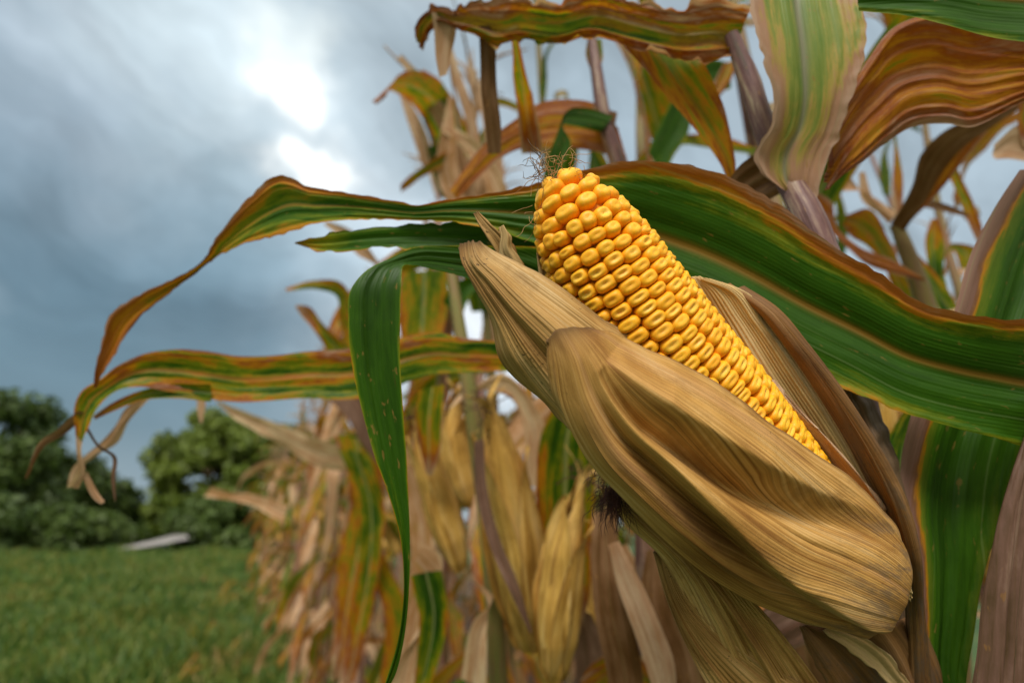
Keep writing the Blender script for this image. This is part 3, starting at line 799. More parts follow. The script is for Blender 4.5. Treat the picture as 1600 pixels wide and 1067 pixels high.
def ear_body(pts, r, seed=0, mat=None, wisps=True):
    """closed dry ear: three husk leaves wrapping a spindle, open shredded tip"""
    rs = np.random.RandomState(seed)
    pts = np.asarray(pts, float)
    t = np.concatenate([[0], np.cumsum(np.linalg.norm(np.diff(pts, axis=0), axis=1))])
    nu, nv = 44, 30
    tq = np.linspace(0, t[-1], nu); c = hermite(t, pts, tq); T = unit(np.gradient(c, axis=0))
    X = unit(np.cross(T, np.array([.3, .9, .1]))); Y = np.cross(T, X)
    uf = tq / t[-1]
    prof = np.interp(uf, [0, .06, .2, .42, .62, .82, .94, 1], [.35, .62, .93, 1.0, .92, .58, .26, .10])
    parts = []
    for q in range(6):
        a0 = q * 2.3 + rs.uniform(-.3, .3)
        uend = (1.0, 1.0, .97, .90, .80, .68)[q]
        v = np.linspace(-1, 1, nv)
        hw = 1.35 * (1 - np.clip(uf / uend, 0, 1)**(9 if q < 2 else 4)) + .04
        a = a0 + .25 * uf[:, None] + v[None, :] * hw[:, None]
        off = 1.0 + .045 * q
        rr = r * prof[:, None] * off * (1 + .05 * np.sin(a * 3 + q) + .05 * vnoise(uf * 6 + q, q + 3)[:, None] + .04 * vnoise(v * 4 + q, q + 9)[None, :])
        rr = rr + r * .13 * (np.abs(v)**5)[None, :] * (1 + vnoise(uf * 7 + q * 3, seed + q))[:, None]
        rr = rr + (r * .5 * np.clip((uf / uend - .75) / .25, 0, 1)**2 * (q > 2))[:, None]
        uu = np.minimum(uf, uend)
        cc = hermite(t, pts, uu * t[-1])
        p = cc[:, None] + (X[:, None] * np.cos(a)[..., None] + Y[:, None] * np.sin(a)[..., None]) * rr[..., None]
        lf = np.stack(np.broadcast_arrays(uf[:, None], v[None, :], tq[:, None]), -1)
        wd = np.broadcast_to((rr.mean(1) * 2.5)[:, None], (nu, nv))
        parts.append((p.reshape(-1, 3), gridfaces(nu, nv), lf.reshape(-1, 3), wd.reshape(-1)))
    if wisps:
        for q in range(5):
            a = rs.uniform(0, 6.28)
            b = c[-3] + (X[-3] * math.cos(a) + Y[-3] * math.sin(a)) * r * .15
            sd = unit(X[-1] * math.sin(a) + Y[-1] * math.cos(a) + rs.normal(0, .3, 3))
            out = X[-1] * math.cos(a) + Y[-1] * math.sin(a)
            L = t[-1] * rs.uniform(.08, .2)
            cc = np.array([b - T[-1] * L * .6, b + T[-1] * L * .4 + out * L * .1, b + T[-1] * L * .8 + out * L * .6])
            wv = np.array([.22, .16, .03])[:, None] * r
            parts.append(strip(cc - sd * wv, cc + sd * wv, 12, 5, wave=r * .1, freq=40, seed=q))
    v, f, l, wd = merge(parts)
    return mkmesh('husk', v, f, mat or M['huskbg'], {'lf': l, 'wd': wd})


def field_plant(pos, seed, label, group, tall=1.0, ears=True, mix=(.3, .3, .4), lean=.06, drop=0):
    rs = random.Random(seed)
    e = empty('corn_plant', pos, label, 'corn plant', group)
    e.rotation_euler = (rs.uniform(-lean, lean), rs.uniform(-lean, lean), rs.uniform(0, 6.28))
    e.scale = (tall,) * 3
    i = rs.randrange(3)
    obj('stalk', FIELD[('stalk', i)], e, world=False)
    obj('tassel', FIELD[('tassel', i)], e, world=False)
    z = .30; a = rs.uniform(0, 3.14); hh = 1.9 + .1 * i
    while z < hh - .12:
        fr = z / hh
        if fr < .45: si = rs.choice([4, 5, 3, 4, 5]); mt = rs.choices(['g_green', 'g_orange', 'g_dry'], (.33, .27, .40))[0]
        elif fr < .8: si = rs.choice([0, 1, 3, 6, 5]); mt = rs.choices(['g_green', 'g_orange', 'g_dry'], mix)[0]
        else: si = rs.choice([7, 8, 2, 8]); mt = rs.choices(['g_green', 'g_orange', 'g_dry'], mix)[0]
        if rs.random() > drop:
            lo = obj('leaf', FIELD[(si, mt)], e, world=False)
            lo.location = (0, 0, z)
            lo.rotation_euler = (rs.uniform(-.15, .15), rs.uniform(-.2, .2), a + rs.uniform(-.5, .5))
            sc = rs.uniform(.75, 1.1) * (1 if fr < .8 else .8)
            lo.scale = (sc, sc, sc)
        a += math.pi + rs.uniform(-.5, .5)
        z += rs.uniform(.13, .19) if fr < .6 else rs.uniform(.10, .16)
    return e


def field_ear(pos, z, ang, label, group, seed, s=1.0):
    rs = random.Random(seed)
    e = empty('corn_ear', pos + np.array([math.cos(ang) * .015, math.sin(ang) * .015, z]), label, 'corn ear', group)
    e.rotation_euler = (0, rs.uniform(.15, .5), ang); e.scale = (s,) * 3
    obj('husk', FIELD[('ear', seed % 2)], e, world=False)
    return e


def field():
    field_protos()
    n = 0
    rs = random.Random(5)
    # front row, second row, third row: (distance into the field, start, end, spacing)
    for r_, (lat, s0, s1, sp, tall, drop) in enumerate(((.56, .40, 13.0, .24, 1.0, 0.03), (1.38, .5, 8.5, .22, .96, .05), (2.15, .3, 6.5, .25, .94, .1), (2.9, .2, 5.0, .3, .92, .1))):
        s = s0
        while s < s1:
            p = ROW * s + SIDE * (lat + rs.uniform(-.05, .05)); p[2] = .03
            sd = int(s * 97) + r_ * 1000
            if r_ == 0:
                if s < 2.4: lb = 'blurred corn plant in the front row, %s behind the bare ear' % ('first', 'second', 'third', 'fourth', 'fifth', 'sixth', 'seventh', 'eighth', 'ninth', 'tenth')[min(9, n)]
                elif s < 6: lb = 'blurred half dry corn plant midway along the front row'
                else: lb = 'small blurred corn plant at the far end of the front row by the meadow'
            else:
                lb = ('blurred corn plant standing in the second row behind the front plants', 'blurred corn plant in the third row behind two other rows', 'blurred corn plant in the fourth row, deepest in the field')[r_ - 1]
            gr = ('front row of corn', 'second row of corn', 'third row of corn', 'fourth row of corn')[r_]
            field_plant(p, sd, lb, gr, tall * rs.uniform(.93, 1.04), drop=drop, mix=(.42, .3, .28))
            if rs.random() < (.8 if r_ == 0 else .4):
                field_ear(p, rs.uniform(.75, 1.0), rs.uniform(2.2, 5.2), 'dry husked ear hanging on a blurred plant of the %s' % gr[:gr.index(' row') + 4], 'dry ears in the field rows', sd, rs.uniform(.8, 1.0))
            n += 1
            s += sp * rs.uniform(.8, 1.2)


def field_edge():
    rs = random.Random(17)
    for i in range(26):                                   # dead leaves fallen along the edge of the rows
        s_ = rs.uniform(3.4, 10.5); l_ = rs.uniform(-.35, .25)
        p = ROW * s_ + SIDE * l_; p[2] = .07
        o = obj('fallen_leaf', FIELD[(rs.choice([1, 3, 4, 5]), 'g_dry')])
        o.location = p; o.rotation_euler = (rs.uniform(-.3, .3) + (1.5 if i % 2 else 0), rs.uniform(-.2, .5), rs.uniform(0, 6.28))
        sc = rs.uniform(.5, .9); o.scale = (sc, sc, sc * .25)
        tag(o, 'dry corn leaf lying in the grass along the edge of the rows', 'fallen leaf', 'fallen leaves along the field edge')
    for i in range(16):                                   # taller weeds between grass and corn
        s_ = rs.uniform(3.2, 10.0); l_ = rs.uniform(-.25, .2)
        p = ROW * s_ + SIDE * l_; p[2] = .02
        e = empty('weed', p, 'ragged green weed standing between the grass and the corn', 'weed', 'weeds along the field edge')
        for q in range(rs.randrange(5, 9)):
            o = obj('leaf', FIELD[(rs.choice([7, 8, 1]), 'g_green')], e, world=False)
            sc = rs.uniform(.45, .85); o.scale = (sc, sc * .6, sc); o.rotation_euler = (0, rs.uniform(-.3, .2), rs.uniform(0, 6.28))


# ------------------------------------------------------------------ the bare ear
AX = P(np.array([866, 882, 917, 1009, 1100, 1182, 1250.]), np.array([286, 308, 370, 516, 630, 737, 830.]),
       np.array([.212, .212, .213, .217, .222, .227, .232]))
AXT = np.concatenate([[0], np.cumsum(np.linalg.norm(np.diff(AX, axis=0), axis=1))])
def axis_at(s):
    s = np.atleast_1d(s)
    c = hermite(AXT, AX, s); T = unit(hermite(AXT, AX, s + .001) - hermite(AXT, AX, s - .001))
    V = unit(CAM - c); X = unit(V - T * (V * T).sum(-1, keepdims=True)); Y = np.cross(T, X)   # X faces the lens
    return c, T, X, Y
RADS = ([0, .004, .010, .020, .035, .06, .10, .14, .2], [.0064, .0112, .0156, .0196, .0226, .0252, .0258, .0255, .0246])
def radius(s): return np.interp(s, *RADS)


def kernel_shape(dent, seed, nu=14, nv=18, sq=.74):
    rs = np.random.RandomState(seed)
    th = np.linspace(.001, np.pi * .86, nu); ph = np.linspace(0, 2 * np.pi, nv, endpoint=False)
    def pw(x, e): return np.sign(x) * np.abs(x)**e
    st, ct = np.sin(th)[:, None], np.cos(th)[:, None]
    X = pw(st, .66) * pw(np.cos(ph)[None], sq); Y = pw(st, .66) * pw(np.sin(ph)[None], sq)
    Z = pw(ct, .68) * np.ones_like(X)
    tap = 1 - .16 * np.clip(-Z, 0, 1)
    X *= tap; Y *= tap
    ox, oy = rs.uniform(-.12, .12, 2)
    g = np.exp(-(((X - ox) / .46)**2 + ((Y - oy) / .30)**2)) * (Z > 0)
    Z = Z - dent * g + .05 * X * rs.uniform(-1, 1) + .05 * Y * rs.uniform(-1, 1)
    h = np.clip((Z + dent * g + .75) / 1.75, 0, 1)
    h = np.clip(h * .86 + .30 * g * (dent > .2), 0, 1)
    return np.stack([X, Y, Z], -1).reshape(-1, 3), h.reshape(-1), nu, nv


def kernel_xf(s, ang, wid, hei, dep, tilt, shape, seed):
    base, h, nu, nv = shape
    c, T, X, Y = axis_at(s); c, T, X, Y = c[0], T[0], X[0], Y[0]
    R = X * math.cos(ang) + Y * math.sin(ang); Q = np.cross(T, R)
    # surface normal leans with the taper of the cob
    sl = (radius(s + .003) - radius(max(0, s - .003))) / (.006 if s > .003 else s + .003)
    Nn = unit(R - T * sl * .9 + T * tilt[0] + Q * tilt[1]); Tt = unit(T - Nn * np.dot(T, Nn)); Qq = np.cross(Tt, Nn)
    r = radius(s) - dep
    o = c + R * r
    v = o + Qq * (base[:, :1] * wid) + Tt * (base[:, 1:2] * hei) + Nn * (base[:, 2:3] * dep)
    lf = np.stack([h, np.zeros_like(h), np.full_like(h, seed)], -1)
    return v, o + Nn * dep, Nn, lf


def bare_ear():
    loc = P(1300, 850, .235)
    e = empty('corn_ear', loc, 'open ear with bright yellow kernels in its peeled papery husk', 'corn ear')
    # core
    s = np.linspace(0.0015, .195, 40)
    c, T, X, Y = axis_at(s)
    a = np.linspace(0, 2 * np.pi, 28, endpoint=False)
    rr = np.maximum(radius(s) - .0046, .002)
    v = c[:, None] + (X[:, None] * np.cos(a)[None, :, None] + Y[:, None] * np.sin(a)[None, :, None]) * rr[:, None, None]
    obj('cob', mkmesh('cob', v.reshape(-1, 3), gridfaces(40, 28, True), M['cob']), e)
    rs = random.Random(3)
    dented = [kernel_shape(.16 + .16 * i / 5, i) for i in range(6)]
    soft = [kernel_shape(.12, 10 + i, sq=.9) for i in range(3)]
    ks = []
    def add(s, ang, wid, hei, dep, rnd_):
        sh = rs.choice(soft if (rnd_ or rs.random() < .1) else dented)
        v, top, nn, lf = kernel_xf(s, ang, wid, hei, dep, (rs.uniform(-.14, .14), rs.uniform(-.12, .12)), sh, rs.random())
        ks.append((v, top, nn, lf, sh[2], sh[3]))
    for i in range(3): add(.0008, i * 2.1 + .4, .0028, .0028, .0034, True)
    ring = [(.0040, 7), (.0088, 10), (.0142, 12)]
    for s0, n in ring:
        w_ = 2 * math.pi * (radius(s0)) / n / 2
        for i in range(n):
            add(s0 + rs.uniform(-.0009, .0009), 6.283 * (i + (s0 * 300 % 1)) / n + rs.uniform(-.06, .06), w_ * rs.uniform(.86, 1.02), .0031 * rs.uniform(.9, 1.1), .0044 * rs.uniform(.9, 1.1), True)
    NR = 19
    for k in range(NR):
        s = .0162 + rs.uniform(-.0010, .0010)
        ph = rs.uniform(0, 10)
        if k % 2: s += .0018
        while s < .185:
            big = 1 + .20 * max(0, 1 - (s - .018) / .03)
            hei = .00234 * rs.uniform(.88, 1.13) * big
            if rs.random() < .04: hei *= .7
            s += hei
            ang = 6.283 * k / NR + .10 * math.sin(s * 28 + 1.2) + .018 * math.sin(s * 95 + ph) + s * 2.2 + (.012 if k % 2 else -.012)
            wid = 2 * math.pi * (radius(s) - .001) / NR / 2 * rs.uniform(1.0, 1.14)
            add(s, ang, wid * 1.03, hei * 1.07, .0046 * rs.uniform(.92, 1.10), s < .034 and rs.random() < .8)
            s += hei
    # the hundred kernels that show largest stay separate
    def score(q):
        top, nn = q[1], q[2]
        vd = CAM - top; dist = np.linalg.norm(vd); f = float(np.dot(vd / dist, nn))
        r = top - CAM; z = r @ FW; px = 800 + FPX * (r @ RT) / z; py = 533.5 - FPX * (r @ UP) / z
        lim = np.interp(px, [820, 850, 900, 950, 1010, 1110, 1170, 1220, 1300], [430, 440, 470, 500, 545, 600, 640, 690, 725])
        return f if py < lim - 12 else f - 5
    order = sorted(range(len(ks)), key=lambda i: -score(ks[i]))
    rest = []
    for n_, i in enumerate(order):
        v, top, nn, lf, nu, nv = ks[i]
        if n_ < 100:
            f = gridfaces(nu, nv, True)
            me = mkmesh('kernel', v, f, M['kernel'], {'lf': lf, 'wd': np.ones(len(v))})
            obj('kernel', me, e)
        else: rest.append((v, gridfaces(nu, nv, True), lf, np.ones(len(v))))
    v, f, l, wd = merge(rest)
    tag(obj('kernels', mkmesh('kernels', v, f, M['kernel'], {'lf': l, 'wd': wd}), e), kind='stuff')

    # ---------------- husk leaves
    # front husk: columns run from its upper edge (against the cob) to its lower edge
    gB = [
        [(930, 512, .1850), (905, 511, .1815), (884, 512, .1790), (866, 517, .1780), (858, 532, .1790)],
        [(955, 517, .1865), (932, 534, .1790), (908, 548, .1755), (882, 560, .1755), (857, 568, .1800)],
        [(985, 532, .1885), (962, 568, .1785), (935, 608, .1740), (898, 628, .1760), (866, 622, .1830)],
        [(1028, 556, .1915), (1006, 610, .1790), (975, 670, .1740), (935, 705, .1780), (900, 685, .1880)],
        [(1110, 600, .1945), (1082, 665, .1800), (1045, 735, .1750), (1000, 775, .1800), (960, 752, .1930)],
        [(1185, 650, .1975), (1155, 720, .1815), (1115, 795, .1765), (1070, 840, .1825), (1025, 820, .1960)],
        [(1250, 702, .2010), (1222, 770, .1850), (1185, 848, .1800), (1140, 895, .1860), (1095, 882, .1980)],
        [(1312, 742, .2050), (1286, 812, .1900), (1250, 886, .1845), (1212, 936, .1895), (1172, 932, .2005)],
        [(1352, 770, .2070), (1336, 838, .1925), (1306, 908, .1870), (1270, 956, .1910), (1232, 960, .2020)],
        [(1388, 802, .2090), (1380, 864, .1955), (1356, 930, .1900), (1322, 974, .1935), (1290, 980, .2040)],
        [(1408, 832, .2120), (1410, 888, .2000), (1392, 946, .1945), (1362, 984, .1975), (1332, 990, .2070)],
        [(1418, 856, .2160), (1424, 906, .2060), (1411, 956, .2010), (1386, 986, .2035), (1358, 993, .2110)],
        [(1414, 862, .2230), (1418, 908, .2160), (1405, 952, .2120), (1382, 978, .2140), (1356, 984, .2180)]]
    def saw(V, c, wdn, wup):
        """ridge: rises slowly above c, falls quickly below it"""
        x = V - c
        return np.where(x < 0, np.exp(-(x / wup)**2), np.exp(-(x / wdn)**2))
    def dB(U, V):
        env1 = np.clip((U - .08) / .14, 0, 1)**.8 * np.clip((.86 - U) / .42, 0, 1)**1.2
        env2 = np.clip((U - .05) / .2, 0, 1) * np.clip((.96 - U) / .45, 0, 1)**1.2
        c1 = np.interp(U, [0, .25, .45, .62, .8, 1], [.30, .29, .24, .16, .07, .0])
        c2 = np.interp(U, [0, .25, .45, .62, .8, 1], [.44, .46, .50, .56, .66, .80])
        h = .0078 * env1 * (saw(V, c1, .032, .20) - 1.25 * np.exp(-((V - c1 - .11) / .055)**2))
        h = h + .0066 * env2 * (saw(V, c2, .032, .13) - 1.15 * np.exp(-((V - c2 - .10) / .05)**2))
        for cc, am, w0 in ((.12, .0009, .2), (.38, -.0010, .35), (.72, .0011, .3), (.80, -.0012, .45), (.90, .0008, .2), (.56, .0007, .5)):
            cv = cc + .05 * np.sin(U * 3.1 + cc * 20) * (1 - cc)
            h = h + am * np.exp(-np.abs(V - cv) / .016) * np.clip((U - w0 + .2) / .2, 0, 1) * np.clip((1 - U) / .3, 0, 1)
        h = h + .0018 * np.exp(-((V - .9) / .06)**2) * env2
        h = h + .0002 * np.sin(V * 22 + 2 * np.sin(U * 5)) + .0004 * vnoise(V * 12 + 0 * U, 3) * np.clip(U * 3, 0, 1)
        
        h = h + .0012 * vnoise(U * 14, 4) * np.exp(-(V / .06)**2) + .0012 * vnoise(U * 12, 5) * np.exp(-((1 - V) / .06)**2)
        return h
    patch('husk_leaf', gB, M['husk'], e, 300, 260, dB, label='broad front husk leaf folded in deep creases')
    # upper husk, behind the front one, with a free dried tip
    gA = [
        [(752, 379, .1985), (742, 377, .1975), (732, 377, .1970), (722, 379, .1975), (715, 386, .1985)],
        [(772, 392, .1990), (752, 398, .1940), (735, 402, .1930), (724, 404, .1950), (717, 404, .1985)],
        [(812, 412, .1995), (785, 428, .1920), (765, 440, .1900), (750, 448, .1925), (738, 450, .1985)],
        [(858, 440, .1985), (828, 465, .1905), (802, 485, .1885), (782, 498, .1915), (764, 500, .1990)],
        [(905, 472, .1965), (875, 502, .1890), (845, 530, .1875), (812, 552, .1910), (776, 556, .2010)],
        [(955, 505, .1960), (925, 545, .1885), (890, 580, .1880), (850, 604, .1930), (800, 590, .2060)],
        [(1010, 542, .1985), (975, 590, .1890), (935, 625, .1890), (890, 650, .1940), (846, 628, .2080)],
        [(1070, 585, .2020), (1030, 635, .1925), (985, 675, .1915), (940, 695, .1960), (892, 672, .2090)],
        [(1150, 640, .2050), (1110, 690, .1960), (1060, 740, .1950), (1010, 755, .1990), (960, 735, .2090)],
        [(1240, 710, .2080), (1200, 770, .2000), (1150, 820, .1990), (1100, 835, .2020), (1050, 815, .2100)]]
    def dA(U, V):
        h = .0016 * np.exp(-((V - .38) / .12)**2) * np.clip(U * 4, 0, 1) - .0016 * np.exp(-((V - .58) / .08)**2) * np.clip(U * 4, 0, 1)
        h = h + .0008 * vnoise(V * 12 + 0 * U, 13) + .0001 * np.sin(V * 170)
        bend = .50 + .10 * V
        h = h - .0022 * np.exp(-((U - bend - .05) / .035)**2) * np.exp(-((V - .8) / .35)**2)
        h = h + .0014 * np.exp(-((U - bend + .03) / .04)**2) * np.exp(-((V - .8) / .35)**2)
        return h + .0008 * vnoise(U * 16, 4) * np.exp(-(V / .08)**2)
    patch('husk_leaf', gA, M['husk2'], e, 260, 180, dA, label='upper husk leaf with a withered grey tip and brown specks')
    # inner husk cupping the cob on its right side
    gC = [
        [(1080, 432, .2230), (1088, 434, .2225), (1096, 436, .2220), (1104, 438, .2225)],
        [(1085, 455, .2250), (1115, 452, .2220), (1142, 454, .2205), (1166, 460, .2210)],
        [(1100, 490, .2270), (1145, 495, .2225), (1180, 502, .2205), (1210, 515, .2210)],
        [(1150, 590, .2280), (1205, 592, .2225), (1245, 598, .2205), (1282, 616, .2215)],
        [(1195, 655, .2280), (1250, 660, .2225), (1292, 668, .2205), (1324, 690, .2215)],
        [(1240, 715, .2270), (1300, 730, .2220), (1338, 742, .2200), (1364, 770, .2210)],
        [(1300, 780, .2250), (1350, 798, .2205), (1382, 815, .2190), (1400, 850, .2200)],
        [(1350, 840, .2250), (1390, 860, .2220), (1415, 890, .2200), (1425, 940, .2200)]]
    def dC(U, V): return .0010 * vnoise(V * 9 + 0 * U, 23) + .0003 * np.sin(V * 110) - .002 * np.exp(-((V - .45) / .1)**2) * U
    patch('husk_leaf', gC, M['huskin'], e, 200, 140, dC, label='inner husk leaf behind the right side of the kernels')
    gC2 = [
        [(1195, 590, .2220), (1206, 592, .2200), (1212, 600, .2200), (1216, 612, .2210)],
        [(1225, 630, .2220), (1240, 632, .2190), (1252, 645, .2180), (1262, 662, .2200)],
        [(1255, 670, .2230), (1278, 672, .2180), (1296, 690, .2160), (1308, 712, .2190)],
        [(1285, 705, .2240), (1312, 712, .2180), (1334, 732, .2150), (1345, 758, .2190)],
        [(1310, 740, .2240), (1342, 750, .2190), (1366, 772, .2160), (1380, 800, .2200)],
        [(1340, 780, .2240), (1370, 795, .2210), (1392, 815, .2190), (1402, 845, .2220)]]
    patch('husk_leaf', gC2, M['huskin2'], e, 110, 70, lambda U, V: .0007 * vnoise(V * 7 + 0 * U, 31) + .0008 * np.sin(U * 9) * V, label='pale pinkish innermost husk leaf at the lower end of the cob')
    # brown outer strip right of the inner husk
    gD = [
        [(1128, 440, .2270), (1138, 444, .2240), (1150, 449, .2235), (1160, 455, .2250)],
        [(1184, 478, .2200), (1192, 480, .2165), (1203, 484, .2160), (1212, 490, .2190)],
        [(1230, 534, .2180), (1240, 536, .2135), (1251, 540, .2130), (1261, 548, .2160)],
        [(1274, 596, .2170), (1286, 597, .2120), (1298, 602, .2115), (1309, 612, .2150)],
        [(1314, 660, .2165), (1327, 660, .2110), (1340, 664, .2105), (1352, 676, .2140)],
        [(1352, 730, .2170), (1366, 728, .2110), (1380, 730, .2105), (1393, 742, .2140)],
        [(1384, 798, .2190), (1397, 794, .2125), (1412, 796, .2120), (1424, 808, .2155)],
        [(1406, 870, .2230), (1418, 864, .2170), (1432, 868, .2165), (1442, 880, .2200)],
        [(1412, 960, .2350), (1425, 955, .2300), (1440, 958, .2290), (1450, 970, .2320)],
        [(1412, 1070, .2450), (1430, 1070, .2410), (1445, 1070, .2400), (1456, 1072, .2420)]]
    patch('husk_leaf', gD, M['huskdk'], e, 220, 50, lambda U, V: .0014 * np.sin(V * 8 + U * 5) + .0007 * vnoise(V * 9 + U * 3, 33), label='narrow brown outer husk strip edging the inner husk')
    # lower husks hanging below the front one
    gF = [
        [(985, 770, .2050), (965, 765, .2080), (948, 762, .2130), (938, 760, .2200)],
        [(1080, 850, .2060), (1045, 835, .2060), (1010, 822, .2100), (975, 812, .2180)],
        [(1160, 920, .2090), (1120, 905, .2080), (1078, 890, .2110), (1035, 870, .2180)],
        [(1215, 980, .2120), (1170, 975, .2110), (1122, 965, .2130), (1070, 940, .2190)],
        [(1262, 1040, .2150), (1215, 1045, .2140), (1160, 1045, .2150), (1100, 1020, .2200)],
        [(1310, 1110, .2180), (1262, 1125, .2170), (1205, 1130, .2180), (1140, 1110, .2220)]]
    def dF(U, V):
        return (.0024 * np.exp(-((V - .42) / .05)**2) - .0022 * np.exp(-((V - .50) / .05)**2)) * np.clip(U * 3, 0, 1) + .0009 * vnoise(V * 13 + 0 * U, 43) + .0003 * np.sin(V * 120)
    patch('husk_leaf', gF, M['husklow'], e, 200, 160, dF, label='ribbed lower husk leaf hanging under the front husk')
    gF2 = [
        [(1040, 862, .2200), (1030, 862, .2195), (1022, 862, .2200)],
        [(1075, 930, .2170), (1058, 935, .2170), (1042, 935, .2190)],
        [(1130, 985, .2150), (1098, 998, .2150), (1068, 1000, .2190)],
        [(1200, 1035, .2140), (1150, 1055, .2140), (1100, 1062, .2190)],
        [(1290, 1090, .2140), (1220, 1120, .2140), (1150, 1130, .2190)]]
    patch('husk_leaf', gF2, M['husk2'], e, 120, 80, lambda U, V: .0010 * vnoise(V * 9 + 0 * U, 53) + .0003 * np.sin(V * 70), label='lowest husk leaf crossing the bottom edge')
    # two small husk tips standing up behind the upper husk
    ribbon('husk_leaf', [(738, 333, 748, 332, .2120), (748, 352, 766, 350, .2110), (760, 372, 786, 366, .2105), (772, 395, 806, 388, .2110), (785, 425, 820, 415, .2120)],
           M['husk2'], e, 60, 15, wave=.0015, freq=90, seed=4, curl=.2, solid=.0004, ragged=.0008, label='small curled husk tip standing behind the upper husk')
    ribbon('husk_leaf', [(780, 352, 790, 355, .2080), (780, 368, 800, 366, .2070), (778, 390, 802, 385, .2070), (785, 410, 812, 400, .2075), (800, 440, 830, 430, .2085)],
           M['huskin'], e, 60, 15, wave=.0015, freq=110, seed=9, curl=-.3, solid=.0004, ragged=.0008, label='small pale split husk tip beside the curled one')
    # pale husk strip just behind the lower left of the kernels
    ribbon('husk_leaf', [(838, 395, 850, 400, .2160), (842, 430, 875, 440, .2160), (850, 470, 900, 470, .2160), (880, 520, 930, 510, .2150)],
           M['huskin'], e, 40, 11, wave=.001, freq=60, seed=2, solid=.0004)
    # dry bits below the front husk at the shank
    ribbon('husk_leaf', [(1250, 978, 1262, 975, .236), (1255, 1000, 1300, 982, .234), (1275, 1040, 1345, 1010, .234), (1300, 1085, 1400, 1060, .236), (1330, 1120, 1440, 1110, .24)],
           M['huskdk'], e, 70, 21, wave=.003, freq=40, seed=12, fold=.12, solid=.0004, ragged=.0008, label='crumpled brown husk scrap under the shank')
    ribbon('husk_leaf', [(1285, 985, 1300, 980, .232), (1310, 1005, 1345, 992, .230), (1350, 1035, 1385, 1015, .230), (1390, 1070, 1410, 1050, .232), (1430, 1110, 1440, 1090, .235)],
           M['huskin'], e, 70, 21, wave=.002, freq=50, seed=14, fold=.12, solid=.0004, ragged=.0008)
    ribbon('shank', [(1300, 960, 1420, 950, .245), (1330, 1000, 1440, 980, .246), (1360, 1060, 1470, 1050, .25), (1380, 1120, 1480, 1120, .255)],
           M['huskdk'], e, 40, 19, arch=.3, wave=.002, freq=40, seed=15, solid=.001)
    # ---------------- silk
    def strands(name, root, n, L, spread, gravity, rad, mat, dirv, label, curl=.5, sd=1):
        rs_ = np.random.RandomState(sd); parts = []
        for _ in range(n):
            p = root + rs_.normal(0, spread * .25, 3); d = unit(np.array(dirv) + rs_.normal(0, curl, 3)); ln = L * rs_.uniform(.4, 1.1)
            pts = [p]
            for _k in range(6):
                d = unit(d + rs_.normal(0, .42, 3) + np.array([0, 0, gravity])); p = p + d * ln / 6; pts.append(p)
            parts.append(tube(np.array(pts), [rad] * 6 + [rad * .5], 16, 4))
        o = tubes(name, parts, mat, e); o['label'] = label
    strands('silk', P(957, 768, .2060), 170, .014, .007, -.3, .00009, M['silk'], (-.15, -.1, -.8), 'dark tangled silk below the front husk', .55, 1)
    strands('silk', P(948, 745, .2040), 40, .008, .008, 0, .00009, M['silk'], (-.6, -.2, .1), 'short dark silk hairs at the husk edge', .8, 2)
    strands('silk', P(862, 268, .2090), 26, .016, .010, .03, .00012, M['silkt'], (-.5, -.2, .25), 'tan silk wisps on the tip of the cob', .8, 3)
    strands('silk', P(845, 265, .2080), 16, .013, .006, .05, .00010, M['silkd'], (-.75, 0, .45), 'thin dark hairs at the very tip of the cob', .5, 4)
    strands('silk', P(890, 275, .2060), 22, .012, .014, .0, .00010, M['silkt'], (.7, -.1, .1), 'tan silk wisps over the topmost kernels', .8, 5)
    strands('silk', P(835, 330, .2050), 7, .02, .008, -.1, .00009, M['silkt'], (-.3, -.2, -.5), 'loose silk threads left of the kernels', .5, 6)


# ------------------------------------------------------------------ the traced corn plants around the ear
def to_ground(pt):
    return np.array([pt[0], pt[1], 0.02])


